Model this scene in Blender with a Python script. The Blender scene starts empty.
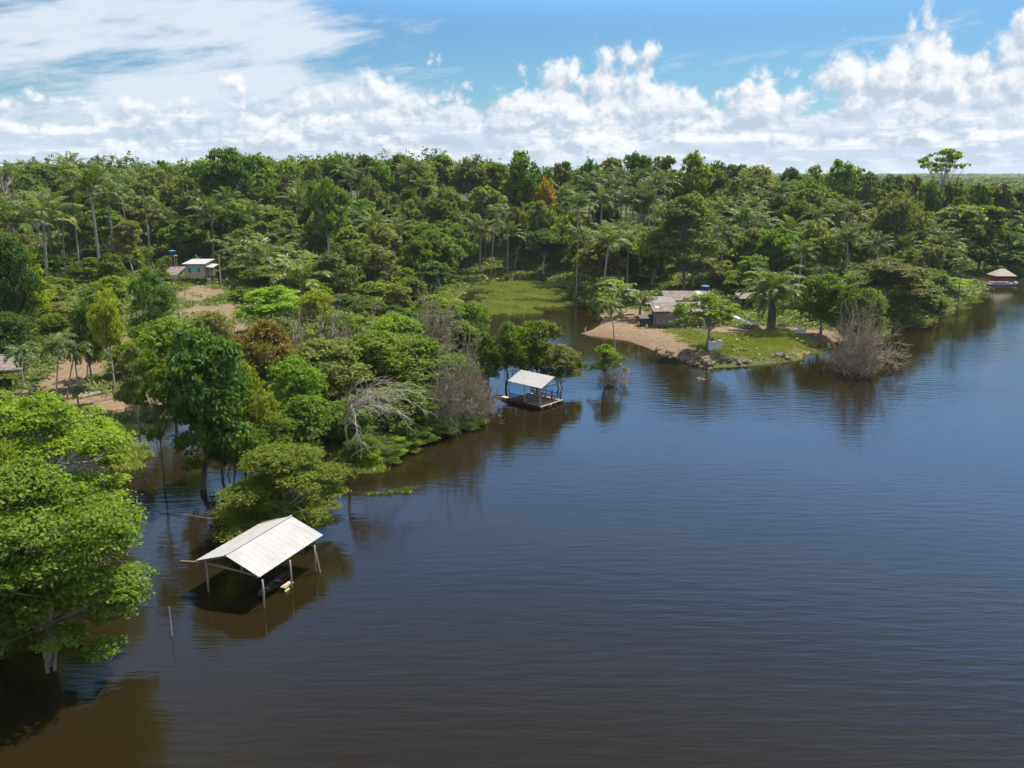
import bpy, math, random
import numpy as np
from mathutils import Vector

random.seed(7)
RNG = np.random.default_rng(11)
S = bpy.context.scene
COL = S.collection

# ------------------------------------------------------------------ camera
F, CH = 860.0, 32.0
PITCH = math.atan(212 / F)
cp, sp = math.cos(PITCH), math.sin(PITCH)
cd = bpy.data.cameras.new('camera')
cam = bpy.data.objects.new('camera', cd)
COL.objects.link(cam)
cam.location = (0, 0, CH)
cam.rotation_euler = (math.pi / 2 - PITCH, 0, 0)
cd.sensor_width = 36
cd.lens = F / 1024 * 36
cd.clip_start = 0.5
cd.clip_end = 40000
S.camera = cam


def ray(u, v):
    x, y = (u - 512) / F, (384 - v) / F
    return np.array((x, cp + y * sp, -sp + y * cp))


def W(u, v, z=0.0):
    d = ray(u, v)
    t = (z - CH) / d[2]
    return np.array((d[0] * t, d[1] * t, z))


def WD(u, v, D):
    d = ray(u, v)
    t = D / d[1]
    return np.array((d[0] * t, D, CH + d[2] * t))


def proj(x, y, z):
    dz = z - CH
    depth = y * cp - dz * sp
    return 512 + F * x / depth, 384 - F * (y * sp + dz * cp) / depth


# ------------------------------------------------------------------ terrain function
SHORE_PX = [(-400, 580), (-120, 500), (0, 452), (40, 436), (75, 441), (92, 431), (135, 424), (165, 418), (200, 425), (232, 440),
            (262, 452), (300, 462), (335, 470), (368, 468), (398, 455), (430, 440), (462, 428), (482, 408), (478, 392), (466, 375),
            (462, 352), (470, 335), (462, 318), (455, 300), (470, 286), (505, 280), (545, 279), (568, 287), (572, 297), (590, 306),
            (604, 320), (590, 331), (580, 334), (600, 337), (630, 341), (654, 352), (673, 356), (695, 367), (724, 367), (750, 366),
            (799, 361), (812, 352), (818, 343), (845, 340), (880, 338), (905, 328), (930, 323), (945, 316), (958, 306), (975, 300),
            (985, 290), (985, 281), (1000, 277), (1024, 275), (1080, 268), (1200, 262), (1500, 255)]
POLY = np.array([W(*p)[:2] for p in SHORE_PX] + [(3000, 500), (16000, 700), (16000, 16000), (-16000, 16000), (-16000, 60), (-300, 50)])


def sdist(X, Y):
    """signed distance to the shoreline, positive inland"""
    P = np.stack([np.ravel(X), np.ravel(Y)], 1).astype(float)
    best = np.full(len(P), 1e18)
    inside = np.zeros(len(P), bool)
    n = len(POLY)
    for i in range(n):
        a, b = POLY[i], POLY[(i + 1) % n]
        ab = b - a
        t = np.clip(((P - a) @ ab) / (ab @ ab), 0, 1)
        best = np.minimum(best, np.hypot(*(P - (a + t[:, None] * ab)).T))
        c = (a[1] > P[:, 1]) != (b[1] > P[:, 1])
        xi = a[0] + (P[:, 1] - a[1]) * ab[0] / (ab[1] if ab[1] != 0 else 1e-9)
        inside ^= c & (P[:, 0] < xi)
    return (np.where(inside, best, -best)).reshape(np.shape(X))


_exact = sdist
_cx, _cy = np.arange(-230, 330.1, 1.6), np.arange(24, 560.1, 1.6)
_cg = _exact(*np.meshgrid(_cx, _cy))


def sdist(X, Y):
    X, Y = np.asarray(X, float), np.asarray(Y, float)
    fx, fy = (X - _cx[0]) / 1.6, (Y - _cy[0]) / 1.6
    ok = (fx >= 0) & (fy >= 0) & (fx < len(_cx) - 1) & (fy < len(_cy) - 1)
    i, j = np.clip(fx.astype(int), 0, len(_cx) - 2), np.clip(fy.astype(int), 0, len(_cy) - 2)
    a, b = fx - i, fy - j
    v = (_cg[j, i] * (1 - a) + _cg[j, i + 1] * a) * (1 - b) + (_cg[j + 1, i] * (1 - a) + _cg[j + 1, i + 1] * a) * b
    if not np.all(ok):
        v = np.where(ok, v, 0)
        v[~ok] = _exact(X[~ok], Y[~ok])
    return v


def sst(a, b, x):
    t = np.clip((x - a) / (b - a), 0, 1)
    return t * t * (3 - 2 * t)


def wob(x, y, f, s=0.0):
    return (np.sin(x * f + 1.7 + s) * np.cos(y * f * 1.13 + .4 + 2 * s) + .5 * np.sin(x * f * 2.3 + y * f * 1.9 + s) + .25 * np.cos(y * f * 4.1 - x * f * 3.3 + 3 * s)) / 1.75


def ground(X, Y):
    X, Y = np.asarray(X, float), np.asarray(Y, float)
    s = sdist(X, Y) + .7 * wob(X, Y, .35)
    z = -1.6 + 2.75 * sst(-6, 5, s)
    left = 1 - sst(-25, 15, X)
    z = z + 5.6 * sst(10, 75, s) * left * sst(120, 195, Y)
    ridge = sst(205, 340, Y) * (1 - .8 * sst(430, 800, Y))
    ridge *= 1 - .72 * sst(70, 190, X - (Y - 260) * .3)
    z = z + (12.5 + 2.2 * wob(X, Y, .013)) * ridge * sst(3, 60, s)
    z = z + .25 * wob(X, Y, .12, 2.) * sst(2, 14, s)
    return z


def gz(x, y):
    return float(ground(np.array([x]), np.array([y]))[0])


def hit(u, v, zmax=40):
    """where the line of sight through a pixel meets the terrain"""
    d = ray(u, v)
    ts = np.linspace(40, 700, 1400)
    z = CH + d[2] * ts
    g = np.maximum(ground(d[0] * ts, d[1] * ts), 0)
    k = np.argmax(z < g)
    return np.array((d[0] * ts[k], d[1] * ts[k], g[k]))


# ------------------------------------------------------------------ materials
def newmat(name):
    m = bpy.data.materials.new(name)
    m.use_nodes = True
    nt = m.node_tree
    return m, nt, nt.nodes['Principled BSDF'], nt.nodes['Material Output']


def nd(nt, typ, **kw):
    n = nt.nodes.new(typ)
    for k, v in kw.items():
        if k[0] == '_':
            setattr(n, k[1:], v)
        else:
            n.inputs[k.replace('__', ' ')].default_value = v
    return n


def rgba(c):
    return (*c, 1.0)


def ramp(nt, fac, stops):
    r = nt.nodes.new('ShaderNodeValToRGB')
    e = r.color_ramp.elements
    while len(e) < len(stops):
        e.new(.5)
    for k, (p, c) in enumerate(stops):
        e[k].position = p
        e[k].color = rgba(c)
    nt.links.new(fac, r.inputs[0])
    return r.outputs[0]


def mixc(nt, fac, a, b):
    m = nt.nodes.new('ShaderNodeMix')
    m.data_type = 'RGBA'
    for k, v in ((0, fac), (6, a), (7, b)):
        if hasattr(v, 'node'):
            nt.links.new(v, m.inputs[k])
        else:
            m.inputs[k].default_value = v if k == 0 else rgba(v)
    return m.outputs[2]


def noise(nt, vec, scale, detail=4, rough=.55):
    n = nd(nt, 'ShaderNodeTexNoise', Scale=scale, Detail=detail, Roughness=rough)
    if vec is not None:
        nt.links.new(vec, n.inputs['Vector'])
    return n.outputs['Fac']


def leaf_mat(name, c1, c2, trans=.5, rough=.6):
    m, nt, P, out = newmat(name)
    at = nd(nt, 'ShaderNodeAttribute', _attribute_name='tint', _attribute_type='GEOMETRY')
    col = mixc(nt, at.outputs['Fac'], c1, c2)
    oi = nt.nodes.new('ShaderNodeObjectInfo')
    hs = nt.nodes.new('ShaderNodeHueSaturation')
    mr = nd(nt, 'ShaderNodeMapRange')
    nt.links.new(oi.outputs['Random'], mr.inputs[0])
    mr.inputs[3].default_value, mr.inputs[4].default_value = .49, .518
    nt.links.new(mr.outputs[0], hs.inputs['Hue'])
    mr2 = nd(nt, 'ShaderNodeMapRange')
    mul = nd(nt, 'ShaderNodeMath', _operation='MULTIPLY')
    mul.inputs[1].default_value = 7.31
    fr = nd(nt, 'ShaderNodeMath', _operation='FRACT')
    nt.links.new(oi.outputs['Random'], mul.inputs[0])
    nt.links.new(mul.outputs[0], fr.inputs[0])
    nt.links.new(fr.outputs[0], mr2.inputs[0])
    mr2.inputs[3].default_value, mr2.inputs[4].default_value = .72, 1.22
    nt.links.new(mr2.outputs[0], hs.inputs['Value'])
    nt.links.new(col, hs.inputs['Color'])
    nt.links.new(hs.outputs[0], P.inputs['Base Color'])
    P.inputs['Roughness'].default_value = rough
    P.inputs['Specular IOR Level'].default_value = .16
    tr = nt.nodes.new('ShaderNodeBsdfTranslucent')
    gm = nd(nt, 'ShaderNodeMix', _data_type='RGBA', _blend_type='MULTIPLY')
    gm.inputs[0].default_value = 1
    nt.links.new(hs.outputs[0], gm.inputs[6])
    gm.inputs[7].default_value = (1.25, 1.3, .55, 1)
    nt.links.new(gm.outputs[2], tr.inputs[0])
    mx = nt.nodes.new('ShaderNodeMixShader')
    mx.inputs[0].default_value = trans
    nt.links.new(P.outputs[0], mx.inputs[1])
    nt.links.new(tr.outputs[0], mx.inputs[2])
    nt.links.new(mx.outputs[0], out.inputs['Surface'])
    return m


LEAF = {
    'dark green': leaf_mat('dark_leaf', (0.039, 0.074, 0.013), (0.109, 0.167, 0.025)),
    'deep green': leaf_mat('deep_leaf', (0.061, 0.105, 0.013), (0.154, 0.214, 0.024)),
    'fresh green': leaf_mat('fresh_leaf', (0.079, 0.129, 0.011), (0.206, 0.252, 0.025)),
    'lime green': leaf_mat('lime_leaf', (0.126, 0.194, 0.013), (0.262, 0.351, 0.022)),
    'olive green': leaf_mat('olive_leaf', (0.080, 0.101, 0.021), (0.194, 0.217, 0.050)),
    'grey green': leaf_mat('grey_leaf', (0.102, 0.118, 0.027), (0.235, 0.229, 0.057)),
    'yellow green': leaf_mat('yellow_leaf', (0.120, 0.158, 0.013), (0.288, 0.299, 0.025)),
    'rusty red': leaf_mat('rusty_leaf', (0.072, 0.089, 0.017), (0.324, 0.179, 0.047)),
    'golden': leaf_mat('golden_leaf', (0.180, 0.158, 0.017), (0.540, 0.326, 0.030)),
    'palm green': leaf_mat('palm_leaf', (0.054, 0.086, 0.017), (0.148, 0.186, 0.037), .3, .5),
    'pale palm': leaf_mat('pale_palm_leaf', (0.072, 0.110, 0.020), (0.198, 0.215, 0.047), .3, .55),
    'grass': leaf_mat('grass_blade', (0.108, 0.147, 0.019), (0.288, 0.284, 0.043), .25),
    'marsh': leaf_mat('marsh_blade', (.13, .19, .03), (.33, .34, .08), .25),
    'mixed green': leaf_mat('mixed_leaf', (0.052, 0.103, 0.014), (0.172, 0.259, 0.032)),
    'canopy': leaf_mat('canopy_leaf', (0.038, 0.067, 0.013), (0.234, 0.255, 0.039)),
    'weeds': leaf_mat('weed_leaf', (.06, .095, .016), (.19, .205, .042), .3),
}


def noise_mat(name, stops, scale=3., detail=6, rough=.8, stretch=(1, 1, 1), bump=0., spec=.3, coord='Object'):
    m, nt, P, out = newmat(name)
    tc = nt.nodes.new('ShaderNodeTexCoord')
    mp = nt.nodes.new('ShaderNodeMapping')
    mp.inputs['Scale'].default_value = stretch
    nt.links.new(tc.outputs[coord], mp.inputs[0])
    n = noise(nt, mp.outputs[0], scale, detail, .6)
    nt.links.new(ramp(nt, n, stops), P.inputs['Base Color'])
    P.inputs['Roughness'].default_value = rough
    P.inputs['Specular IOR Level'].default_value = spec
    if bump:
        b = nd(nt, 'ShaderNodeBump', Strength=bump, Distance=.05)
        nt.links.new(n, b.inputs['Height'])
        nt.links.new(b.outputs[0], P.inputs['Normal'])
    return m


BARK = noise_mat('bark', [(.3, (.1, .08, .06)), (.7, (.27, .23, .18))], 3, stretch=(1, 1, .3), bump=.4)
PALE_BARK = noise_mat('pale_bark', [(.3, (.24, .21, .17)), (.7, (.46, .42, .36))], 3, stretch=(1, 1, .4), bump=.3)
DARK_BARK = noise_mat('dark_bark', [(.3, (.05, .04, .03)), (.7, (.13, .11, .09))], 3, stretch=(1, 1, .3), bump=.3)
PALM_BARK = noise_mat('palm_bark', [(.3, (.17, .14, .11)), (.7, (.36, .32, .26))], 4, stretch=(.4, .4, 3), bump=.4)
DEAD = noise_mat('dead_wood', [(.3, (.15, .126, .095)), (.7, (.33, .288, .23))], 2, rough=.9)
DEAD2 = noise_mat('dead_twig', [(.3, (.17, .134, .09)), (.7, (.33, .275, .2))], 2, rough=.9)
WOOD = noise_mat('weathered_wood', [(.3, (.17, .14, .11)), (.7, (.34, .29, .24))], 4, stretch=(1, 1, .25), bump=.3)
BOARD = noise_mat('board_wood', [(.3, (.3, .2, .11)), (.7, (.5, .36, .22))], 3, stretch=(.3, 1, 1), bump=.2)
DARKWOOD = noise_mat('dark_wet_wood', [(.3, (.03, .02, .014)), (.7, (.085, .058, .042))], 3, rough=1., bump=.3, spec=.05)
PINKWOOD = noise_mat('plank_wall_wood', [(.3, (.25, .185, .15)), (.7, (.42, .325, .27))], 2, stretch=(6, 6, .4), bump=.2)
GREYWOOD = noise_mat('grey_plank_wood', [(.3, (.1, .085, .072)), (.7, (.27, .235, .2))], 2.5, stretch=(5, 5, .3), bump=.2)
SHEET = noise_mat('pale_roof_sheet', [(.25, (.24, .231, .215)), (.5, (.285, .276, .26)), (.75, (.31, .3, .284))], .6, stretch=(1, 1, 1), rough=.8, spec=.1)
OLDROOF = noise_mat('weathered_roof_sheet', [(.25, (.075, .058, .047)), (.5, (.15, .122, .105)), (.75, (.25, .215, .19))], 1.1, rough=1., spec=.03)
GREYROOF = noise_mat('grey_roof_sheet', [(.25, (.13, .125, .12)), (.75, (.21, .2, .19))], 1.1, rough=1., spec=.03)
THATCH = noise_mat('thatch_roof', [(.25, (.22, .19, .145)), (.75, (.34, .3, .235))], 2, stretch=(3, 3, 1), rough=.9, bump=.5)
BLUEPL = noise_mat('blue_plastic', [(.3, (.008, .03, .085)), (.7, (.016, .055, .13))], 1, rough=.4)
BLUELID = noise_mat('blue_lid_plastic', [(.3, (.04, .15, .24)), (.7, (.07, .2, .3))], 1, rough=.4)
WHITEP = noise_mat('white_paint', [(.3, (.36, .35, .33)), (.7, (.5, .49, .47))], 1.5, rough=.9, spec=.1)
CONCR = noise_mat('concrete', [(.3, (.36, .34, .31)), (.7, (.52, .5, .46))], 2.5, rough=.85, bump=.2)
REDP = noise_mat('red_paint', [(.3, (.15, .025, .02)), (.7, (.24, .045, .035))], 2, rough=.5)
TEAL = noise_mat('teal_paint', [(.3, (.05, .3, .28)), (.7, (.1, .42, .38))], 2, rough=.5)
TEALD = noise_mat('dark_green_paint', [(.3, (.02, .09, .09)), (.7, (.03, .13, .12))], 2, rough=.5)
BLACK = noise_mat('dark_tarp', [(.3, (.02, .02, .022)), (.7, (.045, .045, .05))], 2, rough=.6)
ROCK = noise_mat('rock', [(.3, (.07, .048, .034)), (.7, (.19, .14, .1))], 2, rough=.9, bump=.5)
ROPE = noise_mat('rope', [(.3, (.25, .2, .13)), (.7, (.4, .33, .22))], 4, rough=.9)
SKIN = noise_mat('skin', [(.3, (.2, .11, .07)), (.7, (.26, .15, .1))], 5, rough=.5)
BLUECL = noise_mat('blue_cloth', [(.3, (.015, .05, .26)), (.7, (.03, .09, .38))], 5, rough=.8)
NAVYCL = noise_mat('navy_cloth', [(.3, (.01, .015, .045)), (.7, (.02, .03, .08))], 5, rough=.8)
HAIR = noise_mat('black_hair', [(.3, (.008, .007, .006)), (.7, (.02, .016, .013))], 8, rough=.5)
YELPL = noise_mat('lime_plastic', [(.3, (.12, .19, .03)), (.7, (.2, .28, .05))], 3, rough=.5)
CLAY = noise_mat('clay', [(.3, (.12, .06, .04)), (.7, (.2, .11, .08))], 3, rough=.9)


# ------------------------------------------------------------------ object helpers
def tag(o, label=None, cat=None, group=None, kind=None):
    for k, v in (('label', label), ('category', cat), ('group', group), ('kind', kind)):
        if v:
            o[k] = v
    return o


def link(name, data, parent=None, loc=None):
    o = bpy.data.objects.new(name, data)
    COL.objects.link(o)
    if parent is not None:
        o.parent = parent
    if loc is not None:
        o.location = loc
    return o


def empty(name, loc, label, cat, group=None, rz=0.0):
    o = link(name, None, loc=loc)
    o.empty_display_size = .3
    o.rotation_euler[2] = rz
    return tag(o, label, cat, group)


def raw_mesh(name, V, faces=None, quads=None, smooth=False):
    me = bpy.data.meshes.new(name)
    V = np.asarray(V, np.float32)
    if quads is not None:
        n, q = len(V), len(quads)
        k = quads.shape[1]
        me.vertices.add(n)
        me.vertices.foreach_set('co', V.ravel())
        me.loops.add(q * k)
        me.loops.foreach_set('vertex_index', np.asarray(quads, np.int32).ravel())
        me.polygons.add(q)
        me.polygons.foreach_set('loop_start', np.arange(0, q * k, k, dtype=np.int32))
        me.update(calc_edges=True)
    else:
        me.from_pydata([tuple(map(float, p)) for p in V], [], faces)
        me.update()
    if smooth:
        me.polygons.foreach_set('use_smooth', np.ones(len(me.polygons), bool))
    return me


class MB:
    """collects simple solids in world space and links them as one mesh"""

    def __init__(self):
        self.v, self.f, self.smooth = [], [], False

    def add(self, V, Fc):
        o = len(self.v)
        self.v += [tuple(map(float, p)) for p in V]
        self.f += [tuple(i + o for i in f) for f in Fc]
        return self

    def prism(self, poly, ext):
        """polygon (list of 3D) extruded by vector"""
        n = len(poly)
        A = [np.array(p, float) for p in poly]
        e = np.array(ext, float)
        B = [p + e for p in A]
        Fc = [tuple(range(n))[::-1], tuple(range(n, 2 * n))] + [(i, (i + 1) % n, n + (i + 1) % n, n + i) for i in range(n)]
        return self.add(A + B, Fc)

    def beam(self, a, b, w, h=None, up=(0, 0, 1)):
        h = h or w
        a, b = np.array(a, float), np.array(b, float)
        d = (b - a) / np.linalg.norm(b - a)
        u = np.array(up, float)
        if abs(d @ u) > .98:
            u = np.array((1., 0, 0))
        s = np.cross(d, u)
        s /= np.linalg.norm(s)
        t = np.cross(s, d)
        q = [a + s * w / 2 * i + t * h / 2 * j for i, j in ((-1, -1), (1, -1), (1, 1), (-1, 1))]
        return self.prism(q, b - a)

    def box(self, c, size, rz=0.):
        c = np.array(c, float)
        x, y, z = np.array(size) / 2
        ca, sa = math.cos(rz), math.sin(rz)
        q = [c + np.array((i * x * ca - j * y * sa, i * x * sa + j * y * ca, -z)) for i, j in ((-1, -1), (1, -1), (1, 1), (-1, 1))]
        return self.prism(q, (0, 0, 2 * z))

    def tube(self, pts, rad, n=6, cap=True):
        P = np.array([np.asarray(p, float) for p in pts])
        m = len(P)
        r = np.full(m, float(rad)) if np.isscalar(rad) else np.asarray(rad, float)
        D = np.empty_like(P)
        D[1:-1] = P[2:] - P[:-2]
        D[0], D[-1] = P[1] - P[0], P[-1] - P[-2]
        D /= np.sqrt((D * D).sum(1, keepdims=True)) + 1e-9
        Sx = np.where(np.abs(D[:, 2:3]) < .9, np.stack([D[:, 1], -D[:, 0], 0 * D[:, 0]], 1), np.stack([0 * D[:, 0], D[:, 2], -D[:, 1]], 1))
        Sx /= np.sqrt((Sx * Sx).sum(1, keepdims=True)) + 1e-9
        T = np.stack([Sx[:, 1] * D[:, 2] - Sx[:, 2] * D[:, 1], Sx[:, 2] * D[:, 0] - Sx[:, 0] * D[:, 2], Sx[:, 0] * D[:, 1] - Sx[:, 1] * D[:, 0]], 1)
        a = 2 * math.pi * np.arange(n) / n
        V = P[:, None] + (Sx[:, None] * np.cos(a)[None, :, None] + T[:, None] * np.sin(a)[None, :, None]) * r[:, None, None]
        Fc = [(i * n + k, i * n + (k + 1) % n, (i + 1) * n + (k + 1) % n, (i + 1) * n + k) for i in range(m - 1) for k in range(n)]
        if cap:
            Fc.append(tuple(range(n))[::-1])
            Fc.append(tuple((m - 1) * n + k for k in range(n)))
        o = len(self.v)
        self.v += V.reshape(-1, 3).tolist()
        self.f += [tuple(i + o for i in f) for f in Fc]
        return self

    def build(self, name, mat, parent=None, origin=None, smooth=False):
        o0 = np.array(origin if origin is not None else (parent.location if parent is not None else (0, 0, 0)), float)
        me = raw_mesh(name, np.array(self.v) - o0, self.f, smooth=smooth)
        me.materials.append(mat)
        return link(name, me, parent, None if parent is not None else o0)


def slab(mb, quad, th):
    """a thin roof slab from a quad (outer face), thickness downwards along its normal"""
    q = [np.array(p, float) for p in quad]
    n = np.cross(q[1] - q[0], q[2] - q[0])
    n /= np.linalg.norm(n)
    if n[2] < 0:
        n = -n
    return mb.prism(q, -n * th)


def corrugated(mb, a, b, c, d, pitch=.55, amp=.035, th=.03):
    """sheet roof between eave a-b and ridge d-c with ribs running from eave to ridge"""
    a, b, c, d = [np.array(p, float) for p in (a, b, c, d)]
    n = np.cross(b - a, d - a)
    n /= np.linalg.norm(n)
    if n[2] < 0:
        n = -n
    L = np.linalg.norm(b - a)
    k = max(2, int(L / pitch))
    lo, hi = [], []
    for i in range(k * 4 + 1):
        t = i / (k * 4)
        off = n * amp * (1 if i % 4 == 0 else 0)
        lo.append(a + (b - a) * t + off)
        hi.append(d + (c - d) * t + off)
    m = len(lo)
    V = lo + hi + [p - n * th for p in lo] + [p - n * th for p in hi]
    Fc = []
    for i in range(m - 1):
        Fc += [(i, i + 1, m + i + 1, m + i), (2 * m + i, 3 * m + i, 3 * m + i + 1, 2 * m + i + 1), (i, 2 * m + i, 2 * m + i + 1, i + 1), (m + i, m + i + 1, 3 * m + i + 1, 3 * m + i)]
    Fc += [(0, m, 3 * m, 2 * m), (m - 1, 3 * m - 1, 4 * m - 1, 2 * m - 1)]
    return mb.add(V, Fc)


# ------------------------------------------------------------------ light and sky
SUN_EL, SUN_AZ = math.radians(58), math.radians(40)      # azimuth from +Y towards +X
sd = bpy.data.lights.new('sun', 'SUN')
sd.energy = 4.6
sd.angle = math.radians(.53)
sd.color = (1, .955, .88)
sun = link('sun', sd)
to_sun = Vector((math.sin(SUN_AZ) * math.cos(SUN_EL), math.cos(SUN_AZ) * math.cos(SUN_EL), math.sin(SUN_EL)))
sun.rotation_euler = to_sun.to_track_quat('Z', 'Y').to_euler()
sun.location = to_sun * 200

world = bpy.data.worlds.new('World')
S.world = world
world.use_nodes = True
wt = world.node_tree
BG = wt.nodes['Background']
BG.inputs['Strength'].default_value = .093
world.cycles.sampling_method = 'NONE'


def wm(op, a, b=None, c=None, clamp=False):
    n = wt.nodes.new('ShaderNodeMath')
    n.operation = op
    n.use_clamp = clamp
    for k, v in enumerate((a, b, c)):
        if v is None:
            continue
        if hasattr(v, 'node'):
            wt.links.new(v, n.inputs[k])
        else:
            n.inputs[k].default_value = v
    return n.outputs[0]


def wsm(a, b, x):
    n = wt.nodes.new('ShaderNodeMapRange')
    n.interpolation_type = 'SMOOTHSTEP'
    wt.links.new(x, n.inputs[0])
    for k, v in ((1, a), (2, b)):
        if hasattr(v, 'node'):
            wt.links.new(v, n.inputs[k])
        else:
            n.inputs[k].default_value = v
    return n.outputs[0]


def wvec(x, y, z=0.):
    n = wt.nodes.new('ShaderNodeCombineXYZ')
    for k, v in enumerate((x, y, z)):
        if hasattr(v, 'node'):
            wt.links.new(v, n.inputs[k])
        else:
            n.inputs[k].default_value = v
    return n.outputs[0]


sky = wt.nodes.new('ShaderNodeTexSky')
sky.sky_type = 'NISHITA'
sky.sun_disc = False
sky.sun_elevation = SUN_EL
sky.sun_rotation = SUN_AZ
sky.altitude = 100
sky.air_density = 1.0
sky.dust_density = .35
sky.ozone_density = 2.2
tc = wt.nodes.new('ShaderNodeTexCoord')
sep = wt.nodes.new('ShaderNodeSeparateXYZ')
wt.links.new(tc.outputs['Generated'], sep.inputs[0])
AZ = wm('ARCTAN2', sep.outputs[0], sep.outputs[1])
EL = wm('ARCSINE', wm('MINIMUM', wm('MAXIMUM', sep.outputs[2], -1.), 1.))
ELP = wm('MAXIMUM', EL, 0.)

# height of the cumulus tops along the horizon, read off bank by bank
TOPS = [(-.6, .07), (-.52, .06), (-.45, .088), (-.37, .066), (-.29, .09), (-.2, .092), (-.12, .108), (-.05, .1), (.03, .128), (.1, .142), (.17, .134),
        (.22, .112), (.3, .112), (.355, .128), (.4, .15), (.44, .172), (.475, .125), (.5, .16), (.54, .178), (.6, .16)]
cur = wt.nodes.new('ShaderNodeFloatCurve')
cm = cur.mapping.curves[0]
ps = [(0, .09)] + [((a + math.pi) / (2 * math.pi), t) for a, t in TOPS] + [(1, .09)]
cm.points[0].location = ps[0]
cm.points[-1].location = ps[-1]
for p in ps[1:-1]:
    cm.points.new(*p)
for p in cm.points:
    p.handle_type = 'AUTO_CLAMPED'
cur.mapping.update()
wt.links.new(wm('MULTIPLY_ADD', AZ, 1 / (2 * math.pi), .5), cur.inputs['Value'])
TOP = cur.outputs[0]


def wnoise(vec, scale, detail=5, rough=.55, dist=0.):
    n = wt.nodes.new('ShaderNodeTexNoise')
    n.noise_dimensions = '2D'
    n.inputs['Scale'].default_value = scale
    n.inputs['Detail'].default_value = detail
    n.inputs['Roughness'].default_value = rough
    n.inputs['Distortion'].default_value = dist
    wt.links.new(vec, n.inputs['Vector'])
    return n.outputs['Fac']


def density(az, el):
    yy = wm('MULTIPLY', wm('LOGARITHM', wm('ADD', el, .05), math.e), 2.1)
    vec = wvec(wm('MULTIPLY', az, 14.5), yy, 3.7)
    n = wnoise(vec, 1.15, 5, .55)
    wv = wt.nodes.new('ShaderNodeVectorMath')
    wv.operation = 'MULTIPLY_ADD'
    nc = wt.nodes.new('ShaderNodeTexNoise')
    nc.noise_dimensions = '2D'
    nc.inputs['Scale'].default_value = 4.
    nc.inputs['Detail'].default_value = 2
    wt.links.new(vec, nc.inputs['Vector'])
    wt.links.new(nc.outputs['Color'], wv.inputs[0])
    wv.inputs[1].default_value = (.16, .16, .16)
    wt.links.new(vec, wv.inputs[2])
    vo = wt.nodes.new('ShaderNodeTexVoronoi')
    vo.voronoi_dimensions = '2D'
    vo.feature = 'F1'
    vo.normalize = True
    vo.inputs['Scale'].default_value = 2.3
    vo.inputs['Detail'].default_value = 3.2
    vo.inputs['Roughness'].default_value = .5
    vo.inputs['Lacunarity'].default_value = 2.3
    wt.links.new(wv.outputs[0], vo.inputs['Vector'])
    d = wm('MULTIPLY', wm('SUBTRACT', n, .5), 1.5)
    d = wm('ADD', d, wm('MULTIPLY', wm('SUBTRACT', .36, vo.outputs['Distance']), 1.05))
    return wm('ADD', d, wm('MULTIPLY', wm('SUBTRACT', wm('MULTIPLY', TOP, .84), el), 10.))


D0 = density(AZ, ELP)
D1 = density(wm('ADD', AZ, .006), wm('ADD', ELP, .009))
lit = wm('MULTIPLY_ADD', wm('SUBTRACT', D0, D1), 1.7, .34, clamp=True)
cum = wsm(-.06, .3, D0)
# greyer bases low down, in bands
band = wnoise(wvec(wm('MULTIPLY', AZ, 7.), wm('MULTIPLY', ELP, 75.), 9.), 1., 4, .6)
lowfac = wm('MULTIPLY', wsm(.1, .02, ELP), wsm(.42, .62, band))


def wmix(f, a, b, blend='MIX'):
    n = wt.nodes.new('ShaderNodeMix')
    n.data_type = 'RGBA'
    n.blend_type = blend
    for k, v in ((0, f), (6, a), (7, b)):
        if hasattr(v, 'node'):
            wt.links.new(v, n.inputs[k])
        else:
            n.inputs[k].default_value = v if k == 0 else rgba(v)
    return n.outputs[2]


ccol = wmix(wsm(-.05, .95, lit), (2.58, 3.05, 3.65), (4.64, 4.73, 4.86))
ccol = wmix(wm('MULTIPLY', lowfac, .8), ccol, (2.67, 3.27, 4.04))
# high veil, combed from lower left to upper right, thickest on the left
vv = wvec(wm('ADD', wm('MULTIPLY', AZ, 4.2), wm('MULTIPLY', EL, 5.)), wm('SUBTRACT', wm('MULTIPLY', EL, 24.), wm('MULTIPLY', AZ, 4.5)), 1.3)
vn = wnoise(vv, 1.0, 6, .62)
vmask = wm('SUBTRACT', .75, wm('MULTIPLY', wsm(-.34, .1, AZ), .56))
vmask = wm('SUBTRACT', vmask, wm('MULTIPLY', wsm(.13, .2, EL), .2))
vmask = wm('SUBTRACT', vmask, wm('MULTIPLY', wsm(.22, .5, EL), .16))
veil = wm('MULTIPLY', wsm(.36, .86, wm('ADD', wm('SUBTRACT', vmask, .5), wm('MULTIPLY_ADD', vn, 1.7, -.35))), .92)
over = wm('MULTIPLY', wm('MAXIMUM', wsm(1.25, 1.9, wm('ABSOLUTE', AZ)), wsm(.95, 1.25, EL)), wsm(.35, .6, vn))  # unseen bright cloud added overhead and behind the camera as fill light
skyc = wmix(1., sky.outputs[0], (.26, .39, .475), 'MULTIPLY')
hi = wm('MULTIPLY_ADD', wm('MULTIPLY', wsm(.14, .3, ELP), wm('SUBTRACT', 1., wm('MULTIPLY', wsm(.36, .8, ELP), .85))), 2.0, 1.)
hv = wt.nodes.new('ShaderNodeVectorMath')
hv.operation = 'SCALE'
wt.links.new(skyc, hv.inputs[0])
wt.links.new(hi, hv.inputs['Scale'])
skyc = wmix(wm('MULTIPLY', wsm(.09, 0., ELP), .75), hv.outputs[0], (2.49, 3.18, 3.96))
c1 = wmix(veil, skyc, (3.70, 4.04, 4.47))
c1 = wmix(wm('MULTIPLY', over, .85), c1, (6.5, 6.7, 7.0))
c2 = wmix(cum, c1, ccol)
c3 = wmix(wm('MULTIPLY', wsm(.035, .0, ELP), .6), c2, (2.92, 3.53, 4.21))
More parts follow.
